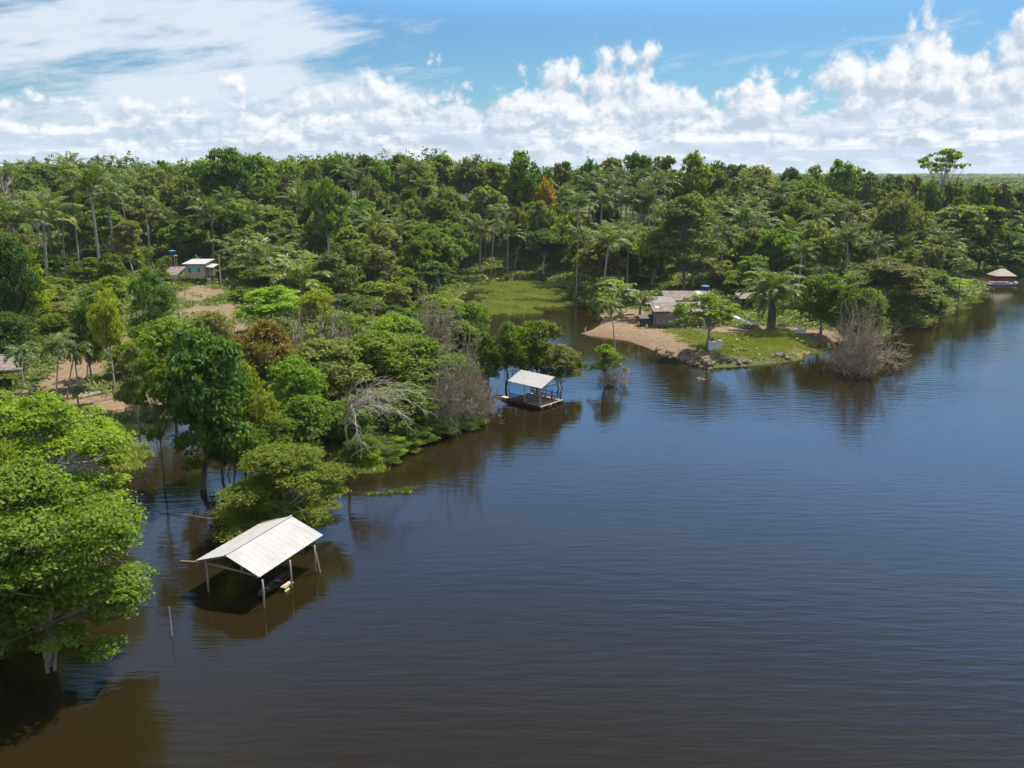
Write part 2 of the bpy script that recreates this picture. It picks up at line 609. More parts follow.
wt.links.new(c3, BG.inputs['Color'])

# ------------------------------------------------------------------ render settings
S.render.engine = 'CYCLES'
S.cycles.max_bounces = 6
S.cycles.diffuse_bounces = 3
S.cycles.glossy_bounces = 3
S.cycles.transmission_bounces = 4
S.cycles.volume_bounces = 0
S.cycles.use_denoising = True
S.cycles.filter_width = 1.5
S.cycles.use_adaptive_sampling = True
S.cycles.adaptive_threshold = .02
S.view_settings.view_transform = 'Standard'
S.view_settings.look = 'None'
S.view_settings.exposure = 1.17
S.view_settings.gamma = 1

# ------------------------------------------------------------------ terrain sheet
def axis(lo, hi, step, far, grow=1.22):
    a = list(np.arange(lo, hi + .01, step))
    s, x = step, hi
    while x < far:
        s *= grow
        x += s
        a.append(x)
    s, x = step, lo
    while x > -far:
        s *= grow
        x -= s
        a.insert(0, x)
    return np.array(a)


gx, gy = axis(-190, 270, 2.0, 15000), axis(25, 430, 2.0, 15000)
gy = gy[gy > -3000]
GX, GY = np.meshgrid(gx, gy)
SD = sdist(GX, GY)
GZ = ground(GX, GY)
nx_, ny_ = len(gx), len(gy)
idx = np.arange(nx_ * ny_).reshape(ny_, nx_)
Q = np.stack([idx[:-1, :-1], idx[:-1, 1:], idx[1:, 1:], idx[1:, :-1]], -1).reshape(-1, 4)
tm = raw_mesh('ground', np.stack([GX, GY, GZ], -1).reshape(-1, 3), quads=Q, smooth=True)

EARTH = []      # bare soil patches: world x, y, radius across, radius along
def patch(u, v, rx, ry):
    p = hit(u, v)
    EARTH.append((p[0], p[1], rx, ry, 1. if u > 560 else (.92 if v > 347 and u < 140 else .68)))
for a in [(600, 325, 6, 14), (620, 332, 8, 14), (645, 338, 9, 12), (665, 345, 8, 8), (690, 358, 6, 4), (630, 318, 7, 16), (740, 331, 7, 6), (770, 330, 7, 5),
          (815, 334, 8, 6), (800, 350, 5, 4),
          (20, 398, 6, 6), (45, 396, 7, 6), (62, 385, 4, 8), (78, 372, 4, 9), (98, 352, 5, 12), (120, 350, 4, 6), (60, 428, 9, 5), (100, 404, 8, 5), (125, 402, 7, 6),
          (190, 290, 2.2, 14), (205, 292, 5, 12), (214, 312, 5, 12), (226, 332, 5, 10), (232, 346, 4, 8), (240, 312, 3, 9), (186, 312, 2, 10)]:
    patch(*a)


def earth_of(X, Y):
    e = np.zeros(np.shape(X))
    for x, y, a, b, k in EARTH:
        e = np.maximum(e, k * np.clip(1.15 - ((X - x) / a) ** 2 - ((Y - y) / b) ** 2, 0, 1))
    return np.clip(e, 0, 1)


EA = earth_of(GX, GY)
for nm, arr in (('earth', EA), ('shore', SD)):
    at = tm.attributes.new(nm, 'FLOAT', 'POINT')
    at.data.foreach_set('value', arr.ravel().astype(np.float32))
gm, nt, P, out = newmat('soil_and_grass')
tcg = nt.nodes.new('ShaderNodeTexCoord')
ae = nd(nt, 'ShaderNodeAttribute', _attribute_name='earth')
ash = nd(nt, 'ShaderNodeAttribute', _attribute_name='shore')
n1 = noise(nt, tcg.outputs['Object'], .22, 6, .6)
n2 = noise(nt, tcg.outputs['Object'], 1.3, 6, .65)
grassc = mixc(nt, n2, (.03, .05, .01), (.1, .12, .028))
soil = ramp(nt, n2, [(.28, (.09, .06, .033)), (.5, (.15, .102, .058)), (.72, (.215, .152, .09))])
litter = mixc(nt, n1, (.035, .03, .014), (.085, .07, .035))
base = mixc(nt, .45, grassc, litter)
ad = nd(nt, 'ShaderNodeMath', _operation='ADD')
mu = nd(nt, 'ShaderNodeMath', _operation='MULTIPLY_ADD')
mu.inputs[1].default_value = 1.1
mu.inputs[2].default_value = -.55
nt.links.new(n1, mu.inputs[0])
nt.links.new(ae.outputs['Fac'], ad.inputs[0])
nt.links.new(mu.outputs[0], ad.inputs[1])
mr = nd(nt, 'ShaderNodeMapRange')
mr.inputs[1].default_value, mr.inputs[2].default_value = .3, .5
nt.links.new(ad.outputs[0], mr.inputs[0])
c = mixc(nt, mr.outputs[0], base, soil)
wet = nd(nt, 'ShaderNodeMapRange')
wet.inputs[1].default_value, wet.inputs[2].default_value = 1.4, .2
nt.links.new(ash.outputs['Fac'], wet.inputs[0])
wf = nd(nt, 'ShaderNodeMath', _operation='MULTIPLY')
nt.links.new(wet.outputs[0], wf.inputs[0])
nt.links.new(ae.outputs['Fac'], wf.inputs[1])
c = mixc(nt, wf.outputs[0], c, (.15, .09, .045))
nt.links.new(c, P.inputs['Base Color'])
P.inputs['Roughness'].default_value = .95
P.inputs['Specular IOR Level'].default_value = .15
bp = nd(nt, 'ShaderNodeBump', Strength=.6, Distance=.25)
nt.links.new(n2, bp.inputs['Height'])
nt.links.new(bp.outputs[0], P.inputs['Normal'])
tm.materials.append(gm)
tag(link('ground', tm), 'sandy and grassy land rising inland from the river', None, None, 'structure')

# ------------------------------------------------------------------ river
wx, wy = axis(-120, 200, 4., 15000, 1.3), axis(20, 320, 4., 15000, 1.3)
wy = wy[wy > -3000]
WX, WY = np.meshgrid(wx, wy)
idx = np.arange(WX.size).reshape(WX.shape)
Q = np.stack([idx[:-1, :-1], idx[:-1, 1:], idx[1:, 1:], idx[1:, :-1]], -1).reshape(-1, 4)
wme = raw_mesh('river_water', np.stack([WX, WY, 0 * WX], -1).reshape(-1, 3), quads=Q)
at = wme.attributes.new('shore', 'FLOAT', 'POINT')
at.data.foreach_set('value', (-sdist(WX, WY)).ravel().astype(np.float32))
wmat, nt, P, out = newmat('river_water')
tcg = nt.nodes.new('ShaderNodeTexCoord')
ash = nd(nt, 'ShaderNodeAttribute', _attribute_name='shore')
nn = noise(nt, tcg.outputs['Object'], .09, 5)
sh = nd(nt, 'ShaderNodeMath', _operation='MULTIPLY_ADD')
sh.inputs[1].default_value = 7.
nt.links.new(nn, sh.inputs[0])
nt.links.new(ash.outputs['Fac'], sh.inputs[2])
mrs = nd(nt, 'ShaderNodeMapRange')
mrs.inputs[1].default_value, mrs.inputs[2].default_value = 2.6, 5.5
nt.links.new(sh.outputs[0], mrs.inputs[0])
wc = mixc(nt, mrs.outputs[0], (.025, .0165, .004), (.012, .0084, .0025))
nt.links.new(wc, P.inputs['Base Color'])
P.inputs['Roughness'].default_value = .06
P.inputs['IOR'].default_value = 1.33


def wave(sx, sy, scale, detail, rot):
    mp = nt.nodes.new('ShaderNodeMapping')
    mp.inputs['Scale'].default_value = (sx, sy, 1)
    mp.inputs['Rotation'].default_value = (0, 0, rot)
    nt.links.new(tcg.outputs['Object'], mp.inputs[0])
    return noise(nt, mp.outputs[0], scale, detail, .5)


w1 = wave(.3, 1.25, 1., 2, .06)
w2 = wave(1.0, 3.8, 1., 3, -.1)
w3 = wave(.012, .03, 1., 3, .2)
s1 = nd(nt, 'ShaderNodeMath', _operation='MULTIPLY_ADD')
s1.inputs[1].default_value = .36
nt.links.new(w2, s1.inputs[0])
nt.links.new(w1, s1.inputs[2])
calm = nd(nt, 'ShaderNodeMapRange')
calm.inputs[1].default_value, calm.inputs[2].default_value = .35, .65
calm.inputs[3].default_value, calm.inputs[4].default_value = .22, 1.15
nt.links.new(w3, calm.inputs[0])
lee = nd(nt, 'ShaderNodeMapRange')
lee.inputs[1].default_value, lee.inputs[2].default_value = 0, 25
lee.inputs[3].default_value, lee.inputs[4].default_value = .35, 1.
nt.links.new(ash.outputs['Fac'], lee.inputs[0])
ml = nd(nt, 'ShaderNodeMath', _operation='MULTIPLY')
nt.links.new(calm.outputs[0], ml.inputs[0])
nt.links.new(lee.outputs[0], ml.inputs[1])
bp = nd(nt, 'ShaderNodeBump', Strength=1., Distance=.06)
hm = nd(nt, 'ShaderNodeMath', _operation='MULTIPLY')
nt.links.new(s1.outputs[0], hm.inputs[0])
nt.links.new(ml.outputs[0], hm.inputs[1])
nt.links.new(hm.outputs[0], bp.inputs['Height'])
nt.links.new(bp.outputs[0], P.inputs['Normal'])
wme.materials.append(wmat)
tag(link('river_water', wme), 'dark brown river water with fine ripples', None, None, 'structure')


# ------------------------------------------------------------------ foliage meshes
def unit(a):
    return a / (np.linalg.norm(a, axis=-1, keepdims=True) + 1e-9)


def leaf_quads(Pc, N, L, Wd, rng, T=None):
    """diamond leaves: centres, normals, half lengths -> vertices (n*4,3)"""
    n = len(Pc)
    if T is None:
        T = rng.normal(size=(n, 3))
    T = T - (T * N).sum(1, keepdims=True) * N
    T = unit(T)
    B = np.cross(N, T)
    L = np.broadcast_to(np.asarray(L, float).reshape(-1, 1), (n, 1))
    Wd = np.broadcast_to(np.asarray(Wd, float).reshape(-1, 1), (n, 1))
    V = np.stack([Pc - T * L, Pc - B * Wd + T * L * .12, Pc + T * L - N * L * .18, Pc + B * Wd + T * L * .12], 1)
    return V.reshape(-1, 3)


def leaf_mesh(name, V, tint):
    q = np.arange(len(V), dtype=np.int32).reshape(-1, 4)
    me = raw_mesh(name, V, quads=q)
    a = me.attributes.new('tint', 'FLOAT', 'FACE')
    a.data.foreach_set('value', tint.astype(np.float32))
    return me


def ell_dirs(n, rng, low=-.35):
    d = unit(rng.normal(size=(n * 3, 3)))
    d = d[d[:, 2] > low][:n]
    while len(d) < n:
        e = unit(rng.normal(size=(n, 3)))
        d = np.concatenate([d, e[e[:, 2] > low]])[:n]
    return d


def foliage(lobes, n_leaf, L, rng, clump=.17, aspect=.55, upness=.5):
    """lobes: list of (centre, horizontal radius, vertical radius). returns leaf vertices and tints"""
    wts = np.array([l[1] * (l[1] + l[2]) for l in lobes])
    wts = wts / wts.sum()
    Vs, Ts = [], []
    for (c, a, b), w in zip(lobes, wts):
        n = max(20, int(n_leaf * w))
        nc = max(8, int(n / 15))
        d = ell_dirs(nc, rng)
        rr = rng.uniform(.55, 1.08, (nc, 1)) ** .8
        cc = c + d * rr * np.array((a, a, b))
        k = rng.integers(0, nc, n)
        off = rng.normal(size=(n, 3)) * np.array((a * clump, a * clump, b * clump * .75))
        p = cc[k] + off
        N = unit(d[k] * .7 + np.array((0, 0, upness)) + rng.normal(size=(n, 3)) * .62)
        s = L * rng.uniform(.65, 1.35, n)
        Vs.append(leaf_quads(p, N, s, s * aspect, rng))
        ct = rng.uniform(0, 1, nc)
        lt = rng.uniform(.15, .85)
        Ts.append(np.clip(ct[k] * .5 + lt * .25 + rng.uniform(-.25, .5, n), 0, 1))
    return np.concatenate(Vs), np.concatenate(Ts)


def bent(a, b, rng, n=5, amt=.08):
    a, b = np.array(a, float), np.array(b, float)
    L = np.linalg.norm(b - a)
    pts = [a + (b - a) * t for t in np.linspace(0, 1, n)]
    for i in range(1, n - 1):
        pts[i] = pts[i] + rng.normal(size=3) * L * amt * np.array((1, 1, .4))
    return pts


# nominal sizes in metres: every proto is height 10, crown 10 wide
KINDS = dict(
    round=dict(z=(.2, 1.0), lobes=24, flat=.75, low=.42, a=(.1, .22), trunk=.26, shape='ball'),
    tall=dict(z=(.4, 1.0), lobes=22, flat=.62, low=.5, a=(.1, .22), trunk=.24, shape='ball'),
    spread=dict(z=(.34, 1.0), lobes=28, flat=.4, low=.5, a=(.1, .21), trunk=.22, shape='dome'),
    bushy=dict(z=(.05, 1.0), lobes=26, flat=.75, low=.2, a=(.1, .23), trunk=.2, shape='egg'),
    flooded=dict(z=(.2, 1.0), lobes=26, flat=.68, low=.35, a=(.09, .21), trunk=.17, shape='egg'),
    shrub=dict(z=(.02, 1.0), lobes=17, flat=.9, low=.05, a=(.14, .27), trunk=.12, shape='dome'),
    sparse=dict(z=(.36, 1.0), lobes=14, flat=.42, low=.45, a=(.08, .16), trunk=.17, shape='ball'),
    airy=dict(z=(.3, 1.0), lobes=34, flat=.5, low=.4, a=(.06, .13), trunk=.2, shape='dome'),
    dome=dict(z=(.1, 1.0), lobes=44, flat=.45, low=.3, a=(.08, .165), trunk=.17, shape='dome'),
    broad=dict(z=(.14, 1.0), lobes=60, flat=.42, low=.4, a=(.06, .15), trunk=.13, shape='egg'),
    umbrella=dict(z=(.72, 1.0), lobes=26, flat=.3, low=.55, a=(.05, .12), trunk=.18, shape='dome'),
)
PROTO = {}


def tree_proto(kind, lod, seed):
    key = (kind, lod, seed)
    if key in PROTO:
        return PROTO[key]
    K = KINDS[kind]
    rng = np.random.default_rng(abs(hash_key(key)))
    n_leaf, L = {'near': (46000, .1), 'mid': (14000, .19), 'far': (6500, .3)}[lod]
    if kind == 'umbrella':
        n_leaf = int(n_leaf * .6)
    if kind in ('sparse', 'umbrella', 'airy'):
        n_leaf = int(n_leaf * .42)
    z0, z1 = K['z'][0] * 10, K['z'][1] * 10
    lobes = []
    tries = 0
    while len(lobes) < K['lobes'] and tries < 4000:
        tries += 1
        a = rng.uniform(*K['a']) * 10
        b = a * K['flat'] * rng.uniform(.8, 1.2)
        th, r = rng.uniform(0, 2 * math.pi), math.sqrt(rng.uniform(0, 1))
        h = rng.uniform(0, 1)
        sh = K['shape']
        if sh == 'ball':
            lim = math.sqrt(max(0, 1 - (2 * h - 1) ** 2)) ** .7
        elif sh == 'dome':
            lim = math.sqrt(max(0, 1 - h ** 2.4))
            if h < .25 and r < .55:
                continue
        elif sh == 'egg':
            lim = math.sqrt(max(0, 1 - (1.55 * h - .55) ** 2))
        else:
            lim = 1 - .75 * h
        R = max(0, 5.15 - .75 * a) * lim * rng.uniform(.82, 1.06)
        c = np.array((math.cos(th) * r * R, math.sin(th) * r * R, z0 + b + h * max(.05, z1 - z0 - 2 * b)))
        if any(np.linalg.norm((c - o[0]) / np.array((1, 1, max(.35, K['flat'])))) < .72 * min(a, o[1]) for o in lobes):
            continue
        lobes.append((c, a, b))
    V, T = foliage(lobes, n_leaf, L, rng, upness=.75 if K['flat'] < .5 else .4)
    crown = leaf_mesh(kind + '_crown', V, T)
    crown.materials.append(LEAF['fresh green'])
    mb = MB()
    tr = K['trunk']
    top = np.array((rng.normal() * .3, rng.normal() * .3, 10 * (K['low'] + .12)))
    pts = bent((0, 0, -.6), top, rng, 5, .035)
    mb.tube(pts, np.linspace(tr, tr * .62, 5), 7)
    sides = 5 if lod != 'far' else 4
    if kind in ('broad', 'flooded'):      # a clump of stems from one root
        for _ in range(3):
            th = rng.uniform(0, 6.28)
            e = np.array((math.cos(th) * rng.uniform(1, 2.2), math.sin(th) * rng.uniform(1, 2.2), 10 * K['low']))
            mb.tube(bent((math.cos(th) * .35, math.sin(th) * .35, -.6), e, rng, 5, .04), np.linspace(tr * .7, tr * .3, 5), 6)
    for c, a, b in lobes:
        t = rng.uniform(.62, 1.0)
        i = t * 4
        i0 = min(3, int(i))
        s = pts[i0] + (pts[i0 + 1] - pts[i0]) * (i - i0)
        if c[2] < s[2]:
            s = pts[2]
        limb = bent(s, c + np.array((0, 0, b * .3)), rng, 4, .07)
        mb.tube(limb, np.linspace(tr * .42, tr * .1, 4), sides, cap=False)
        for _ in range(2 if lod == 'far' else 4):
            e = c + ell_dirs(1, rng)[0] * np.array((a, a, b)) * .95
            mb.tube([limb[2], (limb[2] + e) / 2 + rng.normal(size=3) * .15, e], [tr * .15, tr * .09, tr * .03], 3, cap=False)
    trunk = raw_mesh(kind + '_trunk', mb.v, mb.f, smooth=True)
    trunk.materials.append(BARK)
    PROTO[key] = (trunk, crown)
    return PROTO[key]


def hash_key(k):
    import zlib
    return zlib.crc32(repr(k).encode())


def put(name, protos, loc, w, h, mats, label, cat, group=None, rz=None, parts=('trunk', 'crown'), hn=10., wn=10., lean=(0, 0)):
    """one plant: an Empty with copies of its parts; protos share their mesh data"""
    t = empty(name, loc, label, cat, group)
    t.rotation_euler = (lean[0], lean[1], random.uniform(0, 6.28) if rz is None else rz)
    t.scale = (w / wn, w / wn, h / hn)
    for pn, me, m in zip(parts, protos, mats):
        if me is None:
            continue
        o = link(pn, me, t)
        o.material_slots[0].link = 'OBJECT'
        o.material_slots[0].material = m
    return t


# ------------------------------------------------------------------ palms (nominal metres)
def frond(rng, az, el0, L, droop, pairs, ll, lw, V, N, T, rach, twist=.0):
    n = 10
    p = np.zeros(3)
    d_el = el0
    step = L / n
    pts, dirs = [p.copy()], []
    for i in range(n):
        d = np.array((math.cos(az) * math.cos(d_el), math.sin(az) * math.cos(d_el), math.sin(d_el)))
        p = p + d * step
        pts.append(p.copy())
        dirs.append(d)
        d_el -= droop * (i + 1) / n / n * 2.0
    pts = np.array(pts)
    rach.append(pts)
    ts = np.linspace(.14, .99, pairs)
    side0 = np.array((-math.sin(az), math.cos(az), 0))
    tint = rng.uniform(0, 1)
    for t in ts:
        i = min(n - 1, int(t * n))
        q = pts[i] + (pts[i + 1] - pts[i]) * (t * n - i)
        d = dirs[i]
        up = np.cross(d, side0)
        up = up if up[2] > 0 else -up
        l = ll * math.sin(math.pi * (.12 + .8 * t)) ** .6 * rng.uniform(.85, 1.1)
        for s in (-1, 1):
            dr = unit(side0 * s * .8 + d * .55 - np.array((0, 0, 1)) * rng.uniform(.1, .5) + up * .12)
            c = q + dr * l * .5
            nn = unit(np.cross(dr, d) * s + rng.normal(size=3) * .2)
            if nn[2] < 0:
                nn = -nn
            V.append((c, nn, dr, l * .5, lw * .5))
            T.append(np.clip(tint * .6 + rng.uniform(0, .4), 0, 1))


def palm_proto(kind, seed):
    key = ('palm', kind, seed)
    if key in PROTO:
        return PROTO[key]
    rng = np.random.default_rng(hash_key(key))
    A = []
    T, rach = [], []
    if kind == 'feather':      # tall babassu-like: erect fronds arching at the tips
        H, nf, L, r0, r1 = 10., 20, 6.2, .24, .2
        for i in range(nf):
            f = i / nf
            frond(rng, i * 2.4 + rng.uniform(-.2, .2), 1.45 - 1.35 * f + rng.uniform(-.1, .1), L * rng.uniform(.85, 1.05), 1.15 + .5 * f, 34, 1.25, .2, A, None, T, rach)
    elif kind == 'slim':       # thin stem and a small drooping head
        H, nf, L, r0, r1 = 10., 13, 2.7, .1, .075
        for i in range(nf):
            f = i / nf
            frond(rng, i * 2.4 + rng.uniform(-.3, .3), 1.2 - 1.35 * f, L * rng.uniform(.85, 1.1), 1.9, 20, .85, .15, A, None, T, rach)
    elif kind == 'squat':      # stout trunk, big spreading head
        H, nf, L, r0, r1 = 5., 30, 6.0, .62, .55
        for i in range(nf):
            f = i / nf
            frond(rng, i * 2.4 + rng.uniform(-.2, .2), 1.35 - 1.5 * f + rng.uniform(-.1, .1), L * rng.uniform(.85, 1.05), 1.5, 40, 1.25, .17, A, None, T, rach)
    elif kind == 'low':        # nearly stemless, fronds from the ground
        H, nf, L, r0, r1 = 1.6, 16, 5.4, .28, .26
        for i in range(nf):
            f = i / nf
            frond(rng, i * 2.4, 1.4 - 1.0 * f, L * rng.uniform(.8, 1.05), 1.5, 26, 1.1, .2, A, None, T, rach)
    elif kind == 'banana':
        H, nf, L, r0, r1 = 1.7, 9, 2.6, .16, .12
        for i in range(nf):
            f = i / nf
            frond(rng, i * 2.4, 1.3 - .9 * f, L * rng.uniform(.8, 1.1), 1.7, 10, .62, .34, A, None, T, rach)
    bend = rng.normal(size=2) * (.05 if kind in ('feather', 'slim') else .02)
    top = np.array((bend[0] * H, bend[1] * H, H))
    C = np.array([a[0] for a in A]) + top
    N = np.array([a[1] for a in A])
    D = np.array([a[2] for a in A])
    V = leaf_quads(C, N, np.array([a[3] for a in A]), np.array([a[4] for a in A]), rng, D)
    crown = leaf_mesh(kind + '_fronds', V, np.array(T))
    mr_ = MB()
    for r in rach:
        mr_.tube(r[::3] + top, np.linspace(.05, .015, len(r[::3])), 3, cap=False)
    crown.materials.append(LEAF['palm green'])
    mb = MB()
    m_ = top * .5 + np.array((bend[0] * -1.5, bend[1] * -1.5, 0))
    ts = np.linspace(0, 1, 9)
    base = np.array((0, 0, -.6))
    pts = [(1 - t) ** 2 * base + 2 * t * (1 - t) * m_ + t * t * top for t in ts]
    mb.tube(pts, [r0 * 1.25] + list(np.linspace(r0, r1, 8)), 8)
    mb.add(mr_.v, mr_.f)
    trunk = raw_mesh(kind + '_palm_trunk', mb.v, mb.f, smooth=True)
    trunk.materials.append(PALM_BARK)
    PROTO[key] = (trunk, crown, H)
    return PROTO[key]


# ------------------------------------------------------------------ bare dead wood
def dead_proto(kind, seed):
    key = ('dead', kind, seed)
    if key in PROTO:
        return PROTO[key]
    rng = np.random.default_rng(hash_key(key))
    trunk, twigs = MB(), MB()

    def grow(p, d, L, r, depth, mb, grav):
        pts = [p]
        n = 4
        dd = d.copy()
        for i in range(n):
            dd = unit(dd + rng.normal(size=3) * .16 + np.array((0, 0, grav)))
            pts.append(pts[-1] + dd * L / n)
        r1 = r * .55
        mb.tube(pts, np.linspace(r, r1, n + 1), 5 if r > .05 else 3, cap=False)
        if depth <= 0:
            return
        k = rng.integers(3, 6)
        for _ in range(k):
            i = rng.integers(1, n + 1)
            nd_ = unit(dd + rng.normal(size=3) * .62)
            grow(pts[i], nd_, L * rng.uniform(.5, .8), max(.03, r1 * .72), depth - 1, twigs, grav)

    if kind == 'arch':         # one pale stem, long limbs arching out and down to one side
        trunk.tube(bent((0, 0, -.8), (.1, 0, 5.5), rng, 6, .02), np.linspace(.17, .12, 6), 7)
        for i in range(17):
            az = rng.normal() * .75
            z = rng.uniform(4.2, 6.4)
            p = np.array((0, 0, min(z, 5.5)))
            pts, el = [p], rng.uniform(.5, 1.35)
            L = rng.uniform(4.5, 9.5)
            for j in range(9):
                d = np.array((math.cos(az) * math.cos(el), math.sin(az) * math.cos(el), math.sin(el)))
                pts.append(pts[-1] + d * L / 9)
                el -= rng.uniform(.12, .25)
                az += rng.normal() * .06
            trunk.tube(pts, np.linspace(.085, .018, 10), 4, cap=False)
            for j in range(2, 10):
                for _ in range(3):
                    d = unit(pts[j] - pts[j - 1] + rng.normal(size=3) * .55)
                    l = rng.uniform(.7, 1.8)
                    twigs.tube([pts[j], pts[j] + d * l * .5, pts[j] + d * l + np.array((0, 0, -.15))], [.03, .02, .01], 3, cap=False)
    elif kind == 'snag':       # tall dead trunk with stumpy limbs
        trunk.tube(bent((0, 0, -.8), (.3, .1, 9), rng, 6, .03), np.linspace(.26, .12, 6), 7)
        for i in range(9):
            z = rng.uniform(4.5, 8.8)
            a = rng.uniform(0, 6.28)
            grow(np.array((.03 * z, 0, z)), unit(np.array((math.cos(a), math.sin(a), .7))), rng.uniform(1.3, 2.8), .09, 2, trunk, .06)
    else:                      # thicket: many stems from the base
        nst = 30 if kind == 'thicket' else 17
        for i in range(nst):
            a = rng.uniform(0, 6.28)
            sp_ = rng.uniform(.25, 1.0)
            p = np.array((math.cos(a) * sp_ * 1.4, math.sin(a) * sp_ * 1.4, -.4))
            d = unit(np.array((math.cos(a) * sp_, math.sin(a) * sp_, rng.uniform(.5, 1.3))))
            grow(p, d, rng.uniform(2.6, 4.6), rng.uniform(.06, .11), 3, trunk, .02)
    t = raw_mesh(kind + '_stem', trunk.v, trunk.f)
    t.materials.append(DEAD)
    c = raw_mesh(kind + '_twigs', twigs.v, twigs.f) if twigs.v else None
    if c:
        c.materials.append(DEAD2)
    co = np.array(trunk.v + twigs.v)
    PROTO[key] = (t, c, float(np.percentile(co[:, 2], 99.5)), float(np.percentile(np.abs(co[:, :2]), 98)) * 2)
    return PROTO[key]


# ------------------------------------------------------------------ hand-placed plants
PLACED = []       # x, y, radius: keeps the filled-in wood clear of these


def top_height(u, v, y, z0):
    """height of a plant standing at depth y whose top shows at pixel row v"""
    return WD(u, v, y)[2] - z0


def tree(kind, col, u, vtop, y, wpx, label, lod='mid', bark=BARK, seed=None, cat='tree', name='broadleaf_tree', z=None, hmul=1., lean=(0, 0), rz=None, group=None):
    x = WD(u, vtop + .35 * wpx, y)[0]
    z0 = gz(x, y) if z is None else z
    z0 = max(z0, -1.0)
    h = top_height(u, vtop, y, z0) * hmul
    w = wpx * y / F * 1.02
    PLACED.append((x, y, w * .42))
    if h < 1.5:
        print('LOW', label, h)
        h = 1.5
    return put(name, tree_proto(kind, lod, seed if seed is not None else random.randint(0, 2)), (x, y, z0), w, h, (bark, LEAF[col]), label, cat, group, rz, lean=lean)


def palm(kind, col, u, vtop, y, label, seed=None, size=1., z=None, lean=(0, 0), group=None, cat='palm', name='palm_tree', rz=None, bark=PALM_BARK):
    x = WD(u, vtop + 18, y)[0]
    z0 = max(gz(x, y) if z is None else z, -.6)
    h = max(2., top_height(u, vtop, y, z0))
    tr, cr, H = palm_proto(kind, seed if seed is not None else random.randint(0, 2))
    over = {'feather': 4.6, 'slim': 1.2, 'squat': 3.8, 'low': 4.2, 'banana': 1.6}[kind] * size
    PLACED.append((x, y, 2.5))
    hh = max(1.2, h - over)
    if kind in ('low', 'banana', 'squat'):
        s = h / (H + over / size)
        return put(name, (tr, cr), (x, y, z0), s, s, (bark, LEAF[col]), label, cat, group, rz, ('trunk', 'fronds'), 1, 1, lean)
    # stretch the stem only: its own copy of the mesh, the crown kept at its true shape
    t = empty(name, (x, y, z0), label, cat, group)
    t.rotation_euler = (lean[0], lean[1], random.uniform(0, 6.28) if rz is None else rz)
    t.scale = (size, size, size)
    o = link('trunk', stem_of(kind, tr, H, hh / size), t)
    o.material_slots[0].link = 'OBJECT'
    o.material_slots[0].material = bark
    c = link('fronds', cr, t, (0, 0, hh / size - H))
    c.material_slots[0].link = 'OBJECT'
    c.material_slots[0].material = LEAF[col]
    return t


STEMS = {}


def stem_of(kind, me, H, h):
    """the trunk stretched to height h (rounded to half metres so copies share data); the rachises above stay as they are"""
    h = round(h * 2) / 2
    k = (me.name, h)
    if k not in STEMS:
        m = me.copy()
        co = np.zeros(len(m.vertices) * 3, np.float32)
        m.vertices.foreach_get('co', co)
        co = co.reshape(-1, 3)
        nst = 9 * 8
        st = co[:nst]
        st[:, 2] = np.where(st[:, 2] > 0, st[:, 2] * h / H, st[:, 2])
        co[nst:, 2] += h - H
        m.vertices.foreach_set('co', co.ravel())
        m.update()
        STEMS[k] = m
    return STEMS[k]


def dead(kind, u, vtop, y, wpx, label, seed=0, z=None, rz=None, name='dead_tree', mats=None, group=None):
    x = WD(u, vtop + .4 * wpx, y)[0]
    z0 = max(gz(x, y) if z is None else z, -.3)
    h = top_height(u, vtop, y, z0)
    t, c, hn, wn = dead_proto(kind, seed)
    w = wpx * y / F
    PLACED.append((x, y, w * .3))
    return put(name, (t, c), (x, y, z0), w, h, mats or (DEAD, DEAD2), label, 'dead tree', group, rz, ('trunk', 'twigs'), hn, wn)

# --- flooded corner at lower left
tree('broad', 'fresh green', 30, 462, 51, 262, 'big broad-crowned green tree standing in water by the thin stake, trunk base visible', 'near', BARK, 0, z=-.3, rz=.4)
tree('bushy', 'deep green', -20, 540, 50, 150, 'dark leafy tree at the picture edge beside the big broad-crowned tree', 'near', BARK, 1, z=-.3)
tree('broad', 'lime green', 40, 396, 72, 205, 'large lime green spreading tree standing at the pond edge near the log', 'near', PALE_BARK, 1, z=-.2)
tree('bushy', 'fresh green', -25, 425, 60, 120, 'dense green tree cut by the picture edge above the big broad-crowned tree', 'near', seed=2, z=-.2)
tree('spread', 'fresh green', -8, 392, 88, 95, 'feathery green tree beside the open shed roof', 'mid', seed=0)
tree('sparse', 'deep green', 152, 350, 84, 50, 'slender tiered tree on a dark stem in the pool', 'mid', DARK_BARK, 1, z=-.5)
tree('flooded', 'dark green', 192, 328, 84, 118, 'tall dark green tree standing in the blue pool', 'mid', DARK_BARK, 0, z=-.6)
tree('flooded', 'deep green', 220, 380, 85, 92, 'low dark green tree under the tall dark one in the blue pool', 'mid', DARK_BARK, 1, z=-.4)
tree('bushy', 'yellow green', 240, 362, 89, 80, 'yellow green tree beside the tall dark tree of the pool', 'mid', seed=1, z=-.4)
tree('bushy', 'deep green', 264, 410, 88, 66, 'deep green bush between the yellow green tree and round water bush', 'mid', seed=2, z=-.2)
tree('dome', 'fresh green', 283, 446, 74.5, 152, 'wide mid green domed tree in water behind the front shed', 'near', PALE_BARK, 0, z=-1.2)
tree('spread', 'fresh green', 168, 318, 112, 84, 'light feathery spreading tree beside the yard behind the pool', 'mid', seed=2)
tree('spread', 'grey green', 130, 345, 104, 40, 'small feathery tree at the edge of the dirt yard', 'mid', seed=0)
tree('bushy', 'rusty red', 264, 320, 116, 76, 'rusty red leaved tree below the bare hillside clearing', 'mid', seed=1)
tree('bushy', 'deep green', 232, 340, 120, 44, 'deep green tree at the foot of the bare hillside', 'mid', seed=0)
